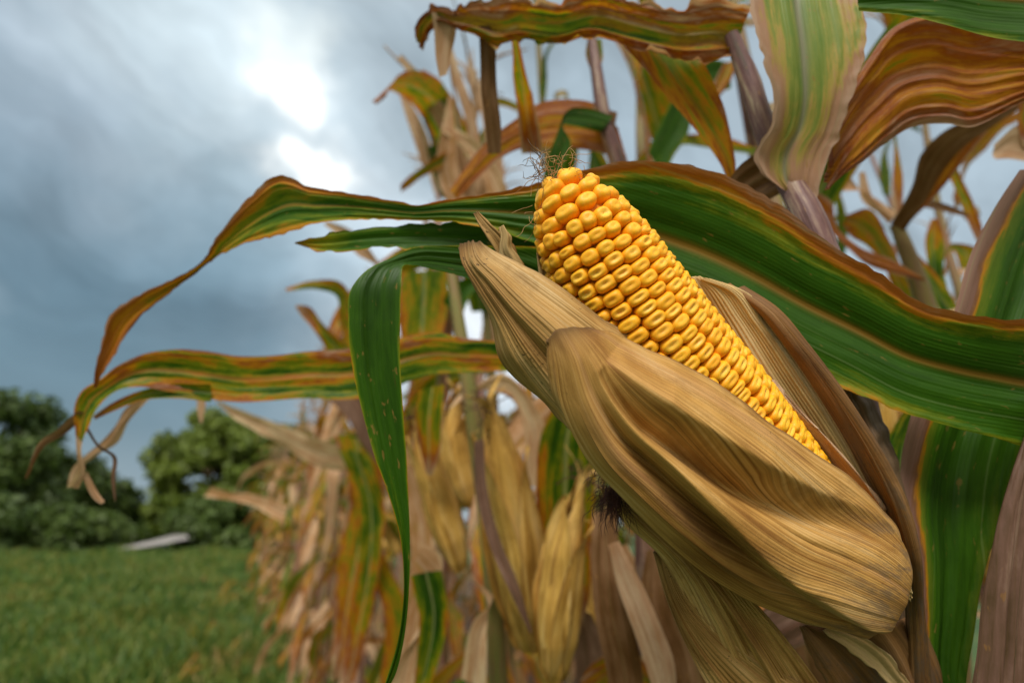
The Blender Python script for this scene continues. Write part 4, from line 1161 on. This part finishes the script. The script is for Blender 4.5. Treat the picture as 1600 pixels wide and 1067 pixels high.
def main_plant():
    pts = [P(1143, 55, .33), P(1168, 120, .325), P(1196, 205, .315), P(1232, 280, .30), P(1268, 350, .285), P(1296, 430, .278),
           P(1335, 620, .268), P(1375, 760, .264), P(1420, 900, .262), P(1440, 1080, .262)]
    g = to_ground(pts[-1] + [.03, .02, 0])
    e = empty('corn_plant', g, 'nearest corn plant, purple stalk carrying the open yellow ear', 'corn plant')
    allp = pts + [pts[-1] * .5 + g * .5 + [.01, 0, 0], g]
    rad = [.0040, .0058, .0062, .0066, .0074, .0078, .0085, .0085, .009, .010, .011, .012]
    v, f, l, wd = tube(allp, rad, 120, 18, rough=.05)
    obj('stalk', mkmesh('stalk', v, f, M['stalk'], {'lf': l, 'wd': wd}), e)
    # weathered sheath on the stalk
    patch('sheath', [
        [(1298, 596, .262), (1315, 596, .256), (1335, 600, .257), (1348, 606, .264)],
        [(1318, 640, .260), (1338, 640, .252), (1362, 645, .254), (1378, 655, .264)],
        [(1345, 710, .258), (1366, 708, .249), (1388, 712, .250), (1402, 722, .262)],
        [(1370, 780, .256), (1390, 778, .247), (1408, 782, .248), (1420, 794, .260)],
        [(1388, 850, .256), (1405, 848, .247), (1422, 852, .248), (1436, 862, .260)],
        [(1390, 960, .258), (1412, 958, .249), (1436, 960, .250), (1452, 970, .262)],
        [(1392, 1090, .260), (1420, 1090, .250), (1450, 1090, .250), (1472, 1095, .262)]],
        M['bark'], e, 160, 60, lambda U, V: .0012 * vnoise(V * 11 + U * 4, 61) + .0006 * vnoise(U * 30 + V * 3, 62), label='rough grey brown sheath peeling off the stalk')
    # pale green blade hanging from above
    ribbon('leaf', [(1166, -60, 1340, -60, .285), (1168, -10, 1346, -10, .280), (1178, 52, 1356, 55, .276), (1192, 100, 1345, 104, .276), (1206, 148, 1328, 152, .278),
                    (1200, 198, 1314, 202, .282), (1175, 240, 1296, 245, .286), (1188, 272, 1280, 285, .288), (1215, 292, 1272, 318, .290)],
           M['sheath'], e, 140, 41, fold=.14, wave=.0022, freq=12, seed=21, ragged=.001, crk=.0012, label='pale green blade with pinkish margins standing up from the stalk node')
    ribbon('leaf', [(1300, 262, 1288, 298, .292), (1300, 215, 1318, 274, .295), (1322, 150, 1355, 250, .30), (1356, 92, 1400, 215, .305), (1402, 40, 1440, 193, .305),
                    (1450, 24, 1480, 192, .30), (1520, 36, 1520, 198, .295), (1600, 60, 1600, 160, .29), (1700, 80, 1700, 140, .29)],
           M['brown'], e, 150, 61, fold=.10, wave=.006, freq=18, crk=.0022, seed=22, label='wide rust brown leaf sweeping to the upper right')
    ribbon('leaf', [(1232, 268, 1250, 285, .31), (1190, 240, 1215, 305, .315), (1160, 255, 1190, 318, .32), (1138, 285, 1160, 330, .325), (1125, 330, 1150, 350, .33)],
           M['brown2'], e, 60, 17, fold=.1, wave=.004, freq=30, seed=23, label='short dark brown leaf left of the stalk node')
    # arching top leaf
    ribbon('leaf', [(1166, 20, 1150, 92, .33), (1128, 2, 1120, 100, .33), (1060, 10, 1070, 100, .335), (990, -2, 1000, 86, .34), (930, -8, 925, 62, .345),
                    (875, 8, 868, 70, .355), (815, 2, 806, 64, .365), (778, -4, 776, 76, .37), (740, 0, 735, 58, .375), (705, 12, 705, 45, .38),
                    (672, 8, 688, 40, .385), (648, 28, 672, 52, .39), (647, 55, 656, 80, .395)],
           M['top'], e, 160, 31, fold=.10, wave=.009, freq=24, seed=24, ragged=.004, crk=.003, label='brown and green leaf arching across the top')
    ribbon('leaf_strip', [(675, 20, 714, 28, .385), (678, 50, 712, 55, .387), (680, 88, 704, 90, .389), (686, 120, 698, 118, .39)], M['tan'], e, 30, 9, wave=.002, freq=40, seed=25, label='tan shred hanging from the top leaf')
    ribbon('leaf_strip', [(748, 40, 778, 40, .378), (750, 90, 775, 90, .382), (751, 140, 777, 145, .386), (757, 190, 783, 195, .39), (762, 240, 783, 240, .395)], M['brown2'], e, 30, 9, wave=.002, freq=40, seed=26, label='rust brown strip hanging from the top leaf')
    ribbon('leaf_strip', [(797, 40, 806, 40, .39), (801, 90, 818, 92, .42), (803, 130, 830, 135, .45), (808, 170, 838, 175, .48), (815, 240, 850, 240, .5)], M['g_orange'], e, 40, 9, wave=.003, freq=40, seed=27, label='olive strip hanging right of the brown one')
    ribbon('leaf', [(975, 70, 1110, 85, .345), (1010, 110, 1100, 100, .345), (1045, 155, 1112, 130, .345), (1080, 195, 1130, 175, .345), (1115, 240, 1142, 218, .345), (1136, 275, 1150, 262, .345), (1143, 300, 1146, 298, .345)],
           M['amber'], e, 80, 17, fold=.1, wave=.003, freq=30, seed=28, label='amber and green leaf tip hanging below the top leaf')
    for i, (rows, mt, lb) in enumerate([
        ([(1340, 900, 1380, 860, .40), (1240, 930, 1260, 1000, .38), (1180, 960, 1200, 1040, .37), (1130, 1040, 1180, 1110, .37)], 'pink', 'purplish withered leaf below the front husk'),
        ([(1010, 860, 1100, 840, .42), (1000, 950, 1120, 930, .41), (1030, 1040, 1150, 1030, .41), (1060, 1130, 1150, 1130, .41)], 'brown2', 'dark withered leaf behind the lower husks'),
        ([(1230, 900, 1330, 900, .45), (1200, 990, 1330, 1000, .44), (1220, 1100, 1350, 1110, .44)], 'brown2', None),
        ([(930, 800, 965, 790, .44), (925, 870, 970, 880, .43), (930, 960, 985, 960, .42), (950, 1060, 1005, 1060, .42), (960, 1130, 1000, 1130, .42)], 'brown2', None),
        ([(950, 850, 968, 845, .41), (965, 915, 1000, 905, .405), (990, 985, 1032, 975, .40), (1012, 1050, 1058, 1045, .40), (1030, 1120, 1060, 1120, .40)], 'tan', 'narrow beige leaf hanging left of the lower husks'),
        ([(1000, 830, 1030, 840, .46), (1010, 900, 1050, 900, .455), (1030, 1000, 1062, 1000, .45), (1040, 1110, 1070, 1110, .45)], 'pink', None),
        ([(1420, 620, 1480, 600, .42), (1380, 720, 1450, 740, .41), (1400, 850, 1470, 860, .40), (1420, 980, 1480, 990, .40)], 'g_green', None)]):
        ribbon('leaf', rows, M[mt], e, 70, 21, fold=.12, wave=.006, freq=18, seed=70 + i, label=lb)
    return e


def right_plant():
    g = to_ground(P(1790, 1000, .30))
    e = empty('corn_plant', g, 'corn plant past the right edge whose broad green leaf crosses behind the yellow ear', 'corn plant')
    top = P(1760, -40, .32)
    v, f, l, wd = tube([top, P(1765, 400, .29), P(1775, 800, .29), g], [.008, .010, .011, .012], 60, 14)
    obj('stalk', mkmesh('stalk', v, f, M['stalk'], {'lf': l, 'wd': wd}), e)
    # the big green leaf: upper edge, lower edge; from the right edge of the view to its tip at far left
    R = [(1760, 500, 1745, 735, .262, .268), (1680, 500, 1670, 715, .232, .238), (1600, 498, 1592, 697, .226, .234), (1520, 492, 1500, 672, .228, .236), (1440, 470, 1410, 645, .234, .240), (1365, 420, 1325, 612, .240, .246),
         (1290, 375, 1245, 580, .245, .252), (1215, 318, 1160, 545, .249, .257), (1140, 275, 1085, 515, .252, .262), (1060, 254, 1010, 480, .254, .266),
         (980, 250, 945, 440, .255, .264), (900, 268, 878, 400, .257, .262), (830, 287, 820, 375, .259, .262), (760, 300, 756, 356, .262), (700, 309, 698, 347, .267), (650, 318, 645, 345, .273),
         (590, 308, 592, 344, .281), (530, 298, 545, 346, .290), (480, 290, 495, 352, .299), (436, 273, 445, 366, .308), (396, 302, 410, 374, .317),
         (362, 340, 378, 384, .325), (338, 372, 350, 398, .332), (322, 402, 326, 412, .340), (275, 434, 282, 446, .350), (215, 462, 228, 485, .358), (172, 492, 200, 520, .364),
         (155, 540, 180, 556, .368), (147, 580, 160, 585, .370), (148, 606, 150, 606, .371)]
    ribbon('leaf', R, M['big'], e, 360, 49, fold=.11, wave=.0024, freq=26, seed=31, ragged=.0006, label='long broad green leaf with orange brown margin running behind the kernels')
    ribbon('leaf_strip', [(900, 330, 900, 440, .266), (820, 328, 820, 425, .268), (740, 344, 740, 402, .270), (650, 346, 655, 392, .276), (600, 350, 600, 391, .280), (556, 356, 560, 392, .283), (510, 364, 515, 396, .287), (475, 372, 482, 390, .290), (460, 378, 462, 382, .292)],
           M['torn'], e, 90, 13, fold=.05, wave=.0015, freq=30, seed=32, ragged=.0012, label='torn green strip with a blunt ragged end')
    ribbon('leaf_strip', [(900, 390, 900, 560, .264), (820, 385, 810, 480, .262), (740, 384, 745, 441, .259), (690, 384, 705, 428, .256), (650, 386, 672, 420, .253), (612, 402, 645, 414, .248), (575, 420, 630, 414, .243),
                          (550, 448, 627, 435, .239), (544, 500, 625, 490, .237), (550, 570, 625, 560, .236), (565, 640, 630, 640, .235), (585, 710, 636, 720, .234), (606, 770, 639, 790, .233), (624, 835, 641, 850, .232),
                          (631, 900, 640, 910, .231), (628, 960, 636, 965, .231), (619, 1010, 628, 1015, .231), (606, 1052, 616, 1058, .231), (596, 1085, 600, 1085, .231)],
           M['green'], e, 200, 21, fold=.07, wave=.0012, freq=22, seed=33, label='narrow green strip bent over and hanging straight down')
    # upright blade with dry pink margin
    ribbon('leaf', [(1455, 1110, 1500, 1110, .245), (1440, 1040, 1505, 1050, .248), (1436, 960, 1522, 970, .250), (1428, 880, 1540, 890, .252), (1410, 800, 1560, 810, .254), (1408, 740, 1580, 740, .256), (1420, 670, 1605, 670, .258),
                    (1450, 580, 1650, 580, .264), (1486, 500, 1690, 500, .268), (1518, 400, 1720, 410, .272), (1552, 330, 1740, 340, .276), (1600, 262, 1760, 270, .28)],
           M['pinkedge'], e, 160, 41, fold=.12, wave=.0025, freq=18, seed=34, label='upright green blade with a wide dry pink margin')
    ribbon('leaf', [(1500, 1120, 1700, 1120, .222), (1512, 1020, 1700, 1020, .222), (1532, 900, 1700, 900, .222), (1556, 800, 1700, 800, .224), (1590, 700, 1700, 700, .228), (1620, 620, 1710, 620, .234)],
           M['pink'], e, 90, 31, fold=-.10, wave=.003, freq=18, crk=.003, seed=35, label='dry purplish leaf at the lower right edge')
    # dark green blade in the top right corner
    ribbon('leaf', [(1336, -40, 1342, 18, .250), (1400, -60, 1415, 26, .245), (1470, -80, 1480, 42, .240), (1540, -80, 1545, 60, .238), (1620, -80, 1620, 70, .238), (1740, -60, 1740, 80, .26)],
           M['big'], e, 90, 31, fold=.06, wave=.0015, freq=22, seed=36, label='dark green blade in the top right corner')
    return e


def tubepx(name, pts, rads, mat, parent, nu=24):
    v, f, l, wd = tube([P(*p) for p in pts], rads, nu, 10)
    return obj(name, mkmesh(name, v, f, mat, {'lf': l, 'wd': wd}), parent)


def px_plant(label, stalk, rads, leaves, mat='stalkg', group=None):
    """a plant whose stalk passes through pixel points and goes down to the soil; leaves = (rows, material, kwargs)"""
    pts = [P(*p) for p in stalk]
    g = to_ground(pts[-1])
    e = empty('corn_plant', g, label, 'corn plant', group)
    v, f, l, wd = tube(pts + [g], list(rads) + [rads[-1] * 1.15], 60, 10, rough=.04)
    obj('stalk', mkmesh('stalk', v, f, M[mat], {'lf': l, 'wd': wd}), e)
    for i, (rows, mt, kw) in enumerate(leaves):
        k = dict(nu=60, nv=11, fold=.08, wave=.004, freq=18, seed=len(rows) * 7 + i)
        k.update(kw)
        nm = k.pop('name', 'leaf')
        ribbon(nm, rows, M[mt], e, **k)
    return e


def closed_ear(px, r, label, seed):
    pts = [P(*p) for p in px]
    e = empty('corn_ear', pts[0], label, 'corn ear', 'closed ears behind the open one')
    obj('husk', ear_body(pts, r, seed), e)
    rs = np.random.RandomState(seed); parts = []
    tp = pts[-1]; d0 = unit(pts[-1] - pts[-2])
    for _ in range(14):
        p = tp - d0 * .01; d = d0; q = [p]
        for _k in range(5):
            d = unit(d + rs.normal(0, .5, 3) + [0, 0, -.2]); p = p + d * .006; q.append(p)
        parts.append(tube(np.array(q), .0005, 10, 4))
    tubes('silk', parts, M['silk'], e)
    return e


def mid_plants():
    # plant whose stem shows above the tip of the cob and whose orange leaf reaches far left
    px_plant('corn plant behind the yellow ear with a long orange and green leaf reaching left',
        [(924, 55, .52), (932, 110, .51), (945, 190, .50), (968, 260, .50), (985, 400, .50), (1000, 600, .50), (1010, 900, .52), (1012, 1100, .56)],
        [.004, .0055, .0065, .007, .008, .009, .010, .011], [
        ([(1000, 560, 1000, 590, .49), (900, 545, 900, 592, .475), (780, 533, 780, 580, .455), (720, 527, 725, 583, .445), (680, 519, 680, 586, .44), (640, 524, 640, 596, .435), (590, 536, 590, 618, .43), (540, 545, 540, 624, .425),
          (480, 549, 480, 622, .42), (420, 556, 420, 626, .415), (370, 556, 370, 628, .41), (320, 548, 320, 622, .405), (270, 546, 268, 612, .40), (220, 555, 222, 604, .395), (185, 572, 190, 608, .39), (160, 592, 172, 618, .388),
          (130, 610, 152, 640, .386), (115, 640, 140, 668, .385), (118, 680, 130, 690, .385)], 'orange', dict(nu=220, nv=31, fold=.07, wave=.0045, freq=20, seed=41, label='long orange and green leaf with a frayed tip')),
        ([(330, 600, 330, 628, .404), (270, 600, 275, 622, .401), (215, 612, 222, 626, .397), (175, 630, 185, 640, .393), (145, 650, 150, 656, .39)], 'g_green', dict(name='leaf_strip', label='thin green strand split off the long leaf')),
        ([(126, 640, 134, 646, .386), (95, 668, 104, 676, .39), (60, 692, 66, 700, .395), (36, 745, 42, 748, .40)], 'brown2', dict(name='leaf_strip', nv=5, label='thin curled thread of the frayed tip')),
        ([(118, 672, 136, 672, .386), (120, 700, 128, 702, .386), (124, 730, 132, 735, .388), (108, 760, 118, 765, .39)], 'tan', dict(name='leaf_strip', nv=5)),
        ([(130, 672, 140, 668, .386), (150, 700, 156, 694, .388), (172, 715, 182, 712, .39), (172, 745, 182, 745, .392), (176, 780, 182, 782, .395)], 'pink', dict(name='leaf_strip', nv=5)),
        ([(128, 745, 134, 738, .39), (148, 780, 154, 774, .392), (158, 788, 162, 784, .392)], 'tan', dict(name='leaf_strip', nv=5)),
        ([(702, 296, 714, 312, .50), (728, 258, 745, 280, .50), (758, 222, 778, 250, .50), (800, 190, 812, 232, .50), (840, 160, 850, 230, .50), (890, 152, 900, 232, .50), (935, 162, 945, 240, .50), (966, 200, 985, 262, .50)],
            'brown', dict(nu=80, nv=17, wave=.006, seed=43, label='rust brown arched leaf above the cob tip')),
        ([(925, 165, 965, 175, .495), (935, 200, 962, 205, .495), (945, 235, 978, 245, .495), (955, 262, 985, 262, .495)], 'brown2', dict()),
        ([(960, 180, 940, 205, .49), (915, 168, 905, 200, .488), (888, 172, 878, 196, .486), (868, 215, 892, 222, .485), (852, 262, 878, 270, .485), (840, 310, 866, 318, .485)], 'green', dict(nu=60, label='bent green leaf piece over the cob tip')),
        ([(918, 62, 940, 60, .52), (915, 90, 942, 92, .52), (922, 110, 936, 112, .52)], 'g_green', dict()),
        ], mat='stalk')
    closed_ear([(832, 1010, .56), (815, 900, .55), (788, 760, .54), (760, 625, .53)], .0225, 'large closed ear in tan husk, centre of the blurred plants', 3)
    closed_ear([(866, 1060, .50), (872, 960, .50), (884, 850, .50), (910, 742, .50)], .0165, 'slim closed yellowish ear just left of the dark silk', 5)
    closed_ear([(720, 890, .62), (690, 800, .62), (665, 720, .62), (650, 650, .62)], .0150, 'closed pale ear right of the hanging green strip', 8)
    closed_ear([(735, 790, .72), (718, 740, .72), (708, 680, .72), (712, 610, .72)], .0150, 'small closed ear between two larger ones', 9)
    px_plant('corn plant carrying the large closed ear behind the husk tips',
        [(700, 380, .60), (712, 470, .58), (735, 620, .56), (760, 800, .56), (775, 1000, .58), (780, 1120, .6)], [.004, .006, .008, .009, .010, .011], [
        ([(880, 600, 960, 600, .56), (845, 680, 935, 660, .56), (838, 760, 930, 740, .565), (845, 850, 925, 840, .57), (870, 930, 920, 930, .58), (890, 990, 905, 990, .59)], 'g_green', dict(nu=70, nv=17, label='wide green blade beneath the front husk')),
        ([(700, 640, 730, 600, .58), (790, 585, 800, 625, .58), (840, 640, 815, 660, .58), (850, 760, 825, 760, .58)], 'g_dry', dict(nu=70)),
        ([(655, 610, 695, 600, .57), (650, 650, 690, 650, .57), (655, 700, 685, 710, .575), (665, 740, 675, 745, .58)], 'g_green', dict()),
        ([(640, 900, 690, 890, .56), (655, 960, 700, 960, .56), (650, 1040, 680, 1050, .56), (645, 1100, 660, 1100, .56)], 'g_green', dict()),
        ([(660, 850, 640, 900, .57), (690, 870, 665, 960, .57), (670, 960, 630, 1020, .57), (640, 1100, 600, 1100, .57)], 'g_dry', dict()),
        ([(730, 900, 770, 930, .56), (770, 930, 760, 960, .555), (740, 970, 760, 1010, .55), (720, 1060, 760, 1080, .55)], 'g_dry', dict(nu=50, wave=.006)),
        ([(880, 940, 925, 960, .6), (895, 1000, 945, 1010, .6), (900, 1090, 950, 1090, .6)], 'pink', dict()),
        ([(905, 1067, 930, 1110, .5), (925, 1035, 960, 1100, .49), (965, 1015, 990, 1090, .48), (1010, 1030, 1020, 1100, .48), (1035, 1080, 1030, 1120, .48)], 'top', dict(nu=60, label='dark curled leaf rising from the bottom edge')),
        ([(950, 860, 980, 850, .55), (975, 920, 1015, 915, .55), (1000, 1000, 1040, 995, .55), (1030, 1080, 1060, 1070, .55)], 'g_dry', dict()),
        ([(740, 690, 755, 685, .5), (742, 760, 760, 755, .49), (765, 850, 782, 845, .485), (800, 930, 814, 925, .48), (828, 990, 832, 985, .48)], 'pink', dict(nv=7)),
        ], group='middle distance plants behind the ear')
    # cluster of dry upright leaves left of the cob tip
    tuft = px_plant('corn plant with a tuft of dry upright leaves above the long leaf',
        [(728, 300, .95), (722, 380, .93), (705, 480, .92), (690, 620, .92), (690, 900, .95), (690, 1100, 1.0)], [.005, .007, .009, .010, .011, .012], [
        ([(720, 300, 740, 305, .94), (700, 230, 722, 225, .93), (668, 170, 690, 160, .92), (640, 120, 652, 112, .92), (622, 90, 628, 86, .92)], 'tan', dict(wave=.008)),
        ([(660, 260, 680, 255, .92), (645, 215, 665, 205, .92), (632, 175, 646, 168, .92), (622, 140, 626, 138, .92)], 'tan', dict(label='orange tan pointed leaf tip at the left of the tuft')),
        ([(695, 200, 712, 195, .93), (688, 165, 704, 160, .93), (675, 135, 690, 128, .93), (658, 110, 662, 108, .93)], 'g_green', dict()),
        ([(700, 235, 690, 262, .90), (672, 252, 664, 275, .89), (645, 272, 642, 290, .88), (626, 290, 626, 300, .88)], 'amber', dict(label='yellow green leaf tip pointing down left')),
        ([(690, 310, 720, 310, .92), (675, 270, 702, 262, .92), (666, 230, 680, 225, .92)], 'green', dict()),
        ([(725, 320, 750, 322, .94), (735, 250, 754, 250, .94), (725, 180, 742, 178, .94), (706, 120, 720, 115, .94), (695, 60, 702, 60, .94)], 'tan', dict(wave=.008)),
        ([(745, 320, 790, 320, .95), (757, 240, 785, 240, .95), (752, 180, 775, 175, .95), (735, 130, 748, 125, .95), (730, 90, 733, 88, .95)], 'tan', dict(wave=.008)),
        ([(700, 320, 730, 330, .9), (680, 260, 715, 250, .9), (690, 200, 712, 205, .9), (700, 150, 706, 150, .9)], 'g_dry', dict(wave=.010)),
        ([(770, 320, 800, 310, .9), (750, 270, 775, 262, .9), (715, 225, 735, 215, .9), (690, 205, 700, 195, .9)], 'g_dry', dict(wave=.008)),
        ([(625, 425, 700, 420, .88), (622, 470, 700, 470, .88), (625, 520, 692, 525, .88), (640, 580, 680, 580, .88)], 'g_green', dict(nu=60, nv=15, label='broad yellow green leaf above the long orange leaf')),
        ([(600, 560, 560, 600, .9), (560, 480, 530, 500, .89), (530, 440, 525, 462, .88), (490, 438, 495, 452, .87), (445, 450, 448, 455, .87)], 'orange', dict(wave=.008)),
        ([(560, 580, 520, 600, .9), (540, 540, 510, 550, .9), (505, 505, 490, 515, .89), (480, 478, 470, 492, .89), (462, 476, 462, 480, .89)], 'g_green', dict()),
        ([(560, 400, 600, 420, .92), (530, 370, 552, 362, .92), (505, 350, 512, 345, .92)], 'tan', dict()),
        ([(690, 470, 720, 500, .85), (715, 440, 740, 455, .85), (745, 430, 762, 440, .85)], 'green', dict()),
        ], group='middle distance plants behind the ear')
    e = px_plant('corn plant at left with dry pink leaves spreading toward the meadow',
        [(590, 420, 1.25), (585, 520, 1.22), (575, 640, 1.2), (565, 800, 1.2), (560, 1000, 1.25)], [.005, .007, .010, .011, .012], [
        ([(575, 700, 560, 740, 1.2), (510, 690, 500, 730, 1.15), (440, 665, 430, 690, 1.1), (380, 640, 370, 655, 1.08), (335, 622, 340, 630, 1.08)], 'g_dry', dict(wave=.014, label='long pinkish dry leaf pointing left above the meadow')),
        ([(500, 610, 590, 625, 1.1), (540, 650, 600, 660, 1.1), (570, 700, 610, 695, 1.1), (595, 730, 612, 728, 1.1)], 'pink', dict()),
        ([(590, 690, 520, 680, 1.1), (600, 780, 545, 760, 1.1), (590, 860, 530, 850, 1.1), (560, 960, 520, 960, 1.1), (540, 1060, 520, 1060, 1.1)], 'g_orange', dict(nu=70, nv=15, wave=.01, label='orange and green hanging blade')),
        ([(530, 700, 575, 710, 1.08), (555, 780, 600, 790, 1.08), (560, 870, 595, 880, 1.08), (545, 980, 575, 985, 1.08), (530, 1080, 550, 1080, 1.08)], 'g_green', dict(nu=70, nv=15, wave=.01)),
        ([(620, 740, 650, 720, 1.0), (640, 830, 680, 820, 1.0), (640, 930, 670, 930, 1.0), (615, 1060, 650, 1060, 1.0)], 'g_dry', dict()),
        ([(560, 860, 590, 850, 1.1), (600, 960, 640, 960, 1.1), (590, 1090, 620, 1090, 1.1)], 'amber', dict()),
        ([(330, 760, 320, 775, 1.5), (360, 768, 355, 780, 1.5), (400, 772, 395, 790, 1.45), (450, 790, 440, 815, 1.4)], 'g_dry', dict(label='pale curled leaf tip over the meadow')),
        ], group='middle distance plants behind the ear')
    ribbon('leaf', [(252, 610, 238, 618, .46), (225, 632, 195, 640, .47), (200, 660, 178, 668, .475), (185, 690, 158, 690, .48), (150, 712, 128, 716, .485), (122, 735, 110, 738, .49), (112, 755, 106, 757, .49)],
           M['tan'], e, 60, 11, wave=.003, freq=30, seed=55, label='dry tan leaf end hanging below the long orange leaf')
    ribbon('leaf', [(310, 615, 324, 615, .6), (308, 640, 320, 642, .6), (312, 660, 316, 660, .6)], M['tan'], e, 20, 5, wave=.001)
    # plants in the upper right, seen against the sky
    px_plant('corn plant upper right with brown curled leaves against the sky',
        [(1400, 350, .62), (1420, 400, .62), (1445, 470, .62), (1465, 560, .62), (1490, 800, .62), (1500, 1080, .64)], [.0060, .0085, .0095, .010, .011, .012], [
        ([(1392, 352, 1412, 360, .61), (1425, 290, 1450, 310, .58), (1440, 240, 1478, 262, .56), (1475, 205, 1510, 225, .54), (1530, 180, 1555, 195, .52), (1600, 140, 1610, 160, .5)], 'brown2', dict(wave=.004, label='dark brown leaf folded against the sky')),
        ([(1395, 355, 1405, 365, .62), (1455, 285, 1470, 300, .6), (1490, 235, 1510, 250, .58), (1520, 200, 1545, 205, .56)], 'brown', dict()),
        ([(1450, 440, 1438, 430, .6), (1400, 428, 1395, 405, .6), (1350, 410, 1345, 385, .59), (1318, 385, 1312, 350, .58), (1290, 355, 1300, 315, .57), (1262, 330, 1272, 300, .57)], 'brown', dict(wave=.004)),
        ([(1440, 470, 1410, 480, .66), (1415, 420, 1385, 425, .66), (1390, 370, 1358, 385, .66), (1355, 325, 1330, 365, .66), (1325, 335, 1318, 350, .66)], 'amber', dict(wave=.006)),
        ([(1475, 260, 1490, 258, .7), (1495, 300, 1512, 300, .7), (1512, 345, 1530, 345, .7), (1532, 385, 1538, 385, .7)], 'g_orange', dict()),
        ([(1430, 312, 1432, 322, .64), (1465, 315, 1468, 330, .64), (1500, 328, 1500, 338, .64), (1515, 336, 1515, 340, .64)], 'brown2', dict()),
        ([(1455, 480, 1482, 480, .8), (1448, 420, 1475, 420, .8), (1446, 372, 1474, 372, .8), (1456, 342, 1466, 342, .8)], 'g_green', dict(label='short pale green rounded leaf end')),
        ([(1500, 480, 1470, 490, .7), (1465, 430, 1440, 440, .7), (1432, 395, 1425, 405, .7)], 'g_green', dict()),
        ([(1550, 420, 1500, 420, .8), (1520, 385, 1490, 395, .8), (1490, 380, 1485, 392, .8), (1480, 430, 1470, 430, .8)], 'g_orange', dict()),
        ([(1340, 270, 1352, 268, .75), (1345, 310, 1365, 310, .75), (1385, 340, 1400, 345, .75)], 'tan', dict()),
        ([(1395, 210, 1402, 210, .75), (1398, 260, 1408, 260, .75), (1396, 300, 1412, 300, .75), (1400, 345, 1412, 345, .75)], 'g_orange', dict()),
        ([(1620, 200, 1620, 260, .5), (1590, 195, 1580, 250, .5), (1555, 225, 1552, 250, .5)], 'tan', dict()),
        ([(1590, 160, 1640, 160, .5), (1592, 200, 1640, 200, .5), (1600, 230, 1640, 230, .5)], 'g_green', dict()),
        ], mat='stalkg', group='middle distance plants behind the ear')
    px_plant('corn plant behind the top leaf with a drooping blue green blade',
        [(1150, 90, .8), (1180, 250, .8), (1230, 500, .8), (1280, 800, .8), (1290, 1080, .8)], [.005, .008, .010, .011, .012], [
        ([(1150, 100, 1140, 140, .78), (1110, 95, 1110, 150, .77), (1070, 125, 1085, 175, .76), (1035, 185, 1072, 215, .76), (1012, 240, 1050, 250, .76), (1000, 300, 1038, 300, .76)], 'green', dict(label='blue green blade end against the sky')),
        ([(1130, 100, 1155, 90, .75), (1110, 140, 1140, 130, .75), (1095, 165, 1110, 170, .75)], 'g_orange', dict()),
        ([(1380, 640, 1420, 620, .7), (1370, 700, 1415, 710, .7), (1390, 780, 1420, 790, .7)], 'g_green', dict()),
        ([(1300, 300, 1312, 250, .7), (1345, 300, 1335, 290, .72), (1400, 330, 1390, 350, .74)], 'g_dry', dict()),
        ], mat='stalk', group='middle distance plants behind the ear')
    tubes('tassel', [tube([P(x0, y0, .95), P((x0 + x1) / 2 + b, (y0 + y1) / 2, .95), P(x1, y1, .95)], [.002, .0028, .001], 16, 6, rough=.5) for x0, y0, x1, y1, b in
          ((668, 175, 600, 72, 12), (722, 300, 640, 120, -8), (722, 300, 700, 90, 6), (722, 300, 745, 110, 5))],
          M['tassel'], tuft)


import os
ONLY = os.environ.get('ONLY', '')
ground(); path(); grass(); trees()
bare_ear()
main_plant()
right_plant()
mid_plants()
field()
field_edge()
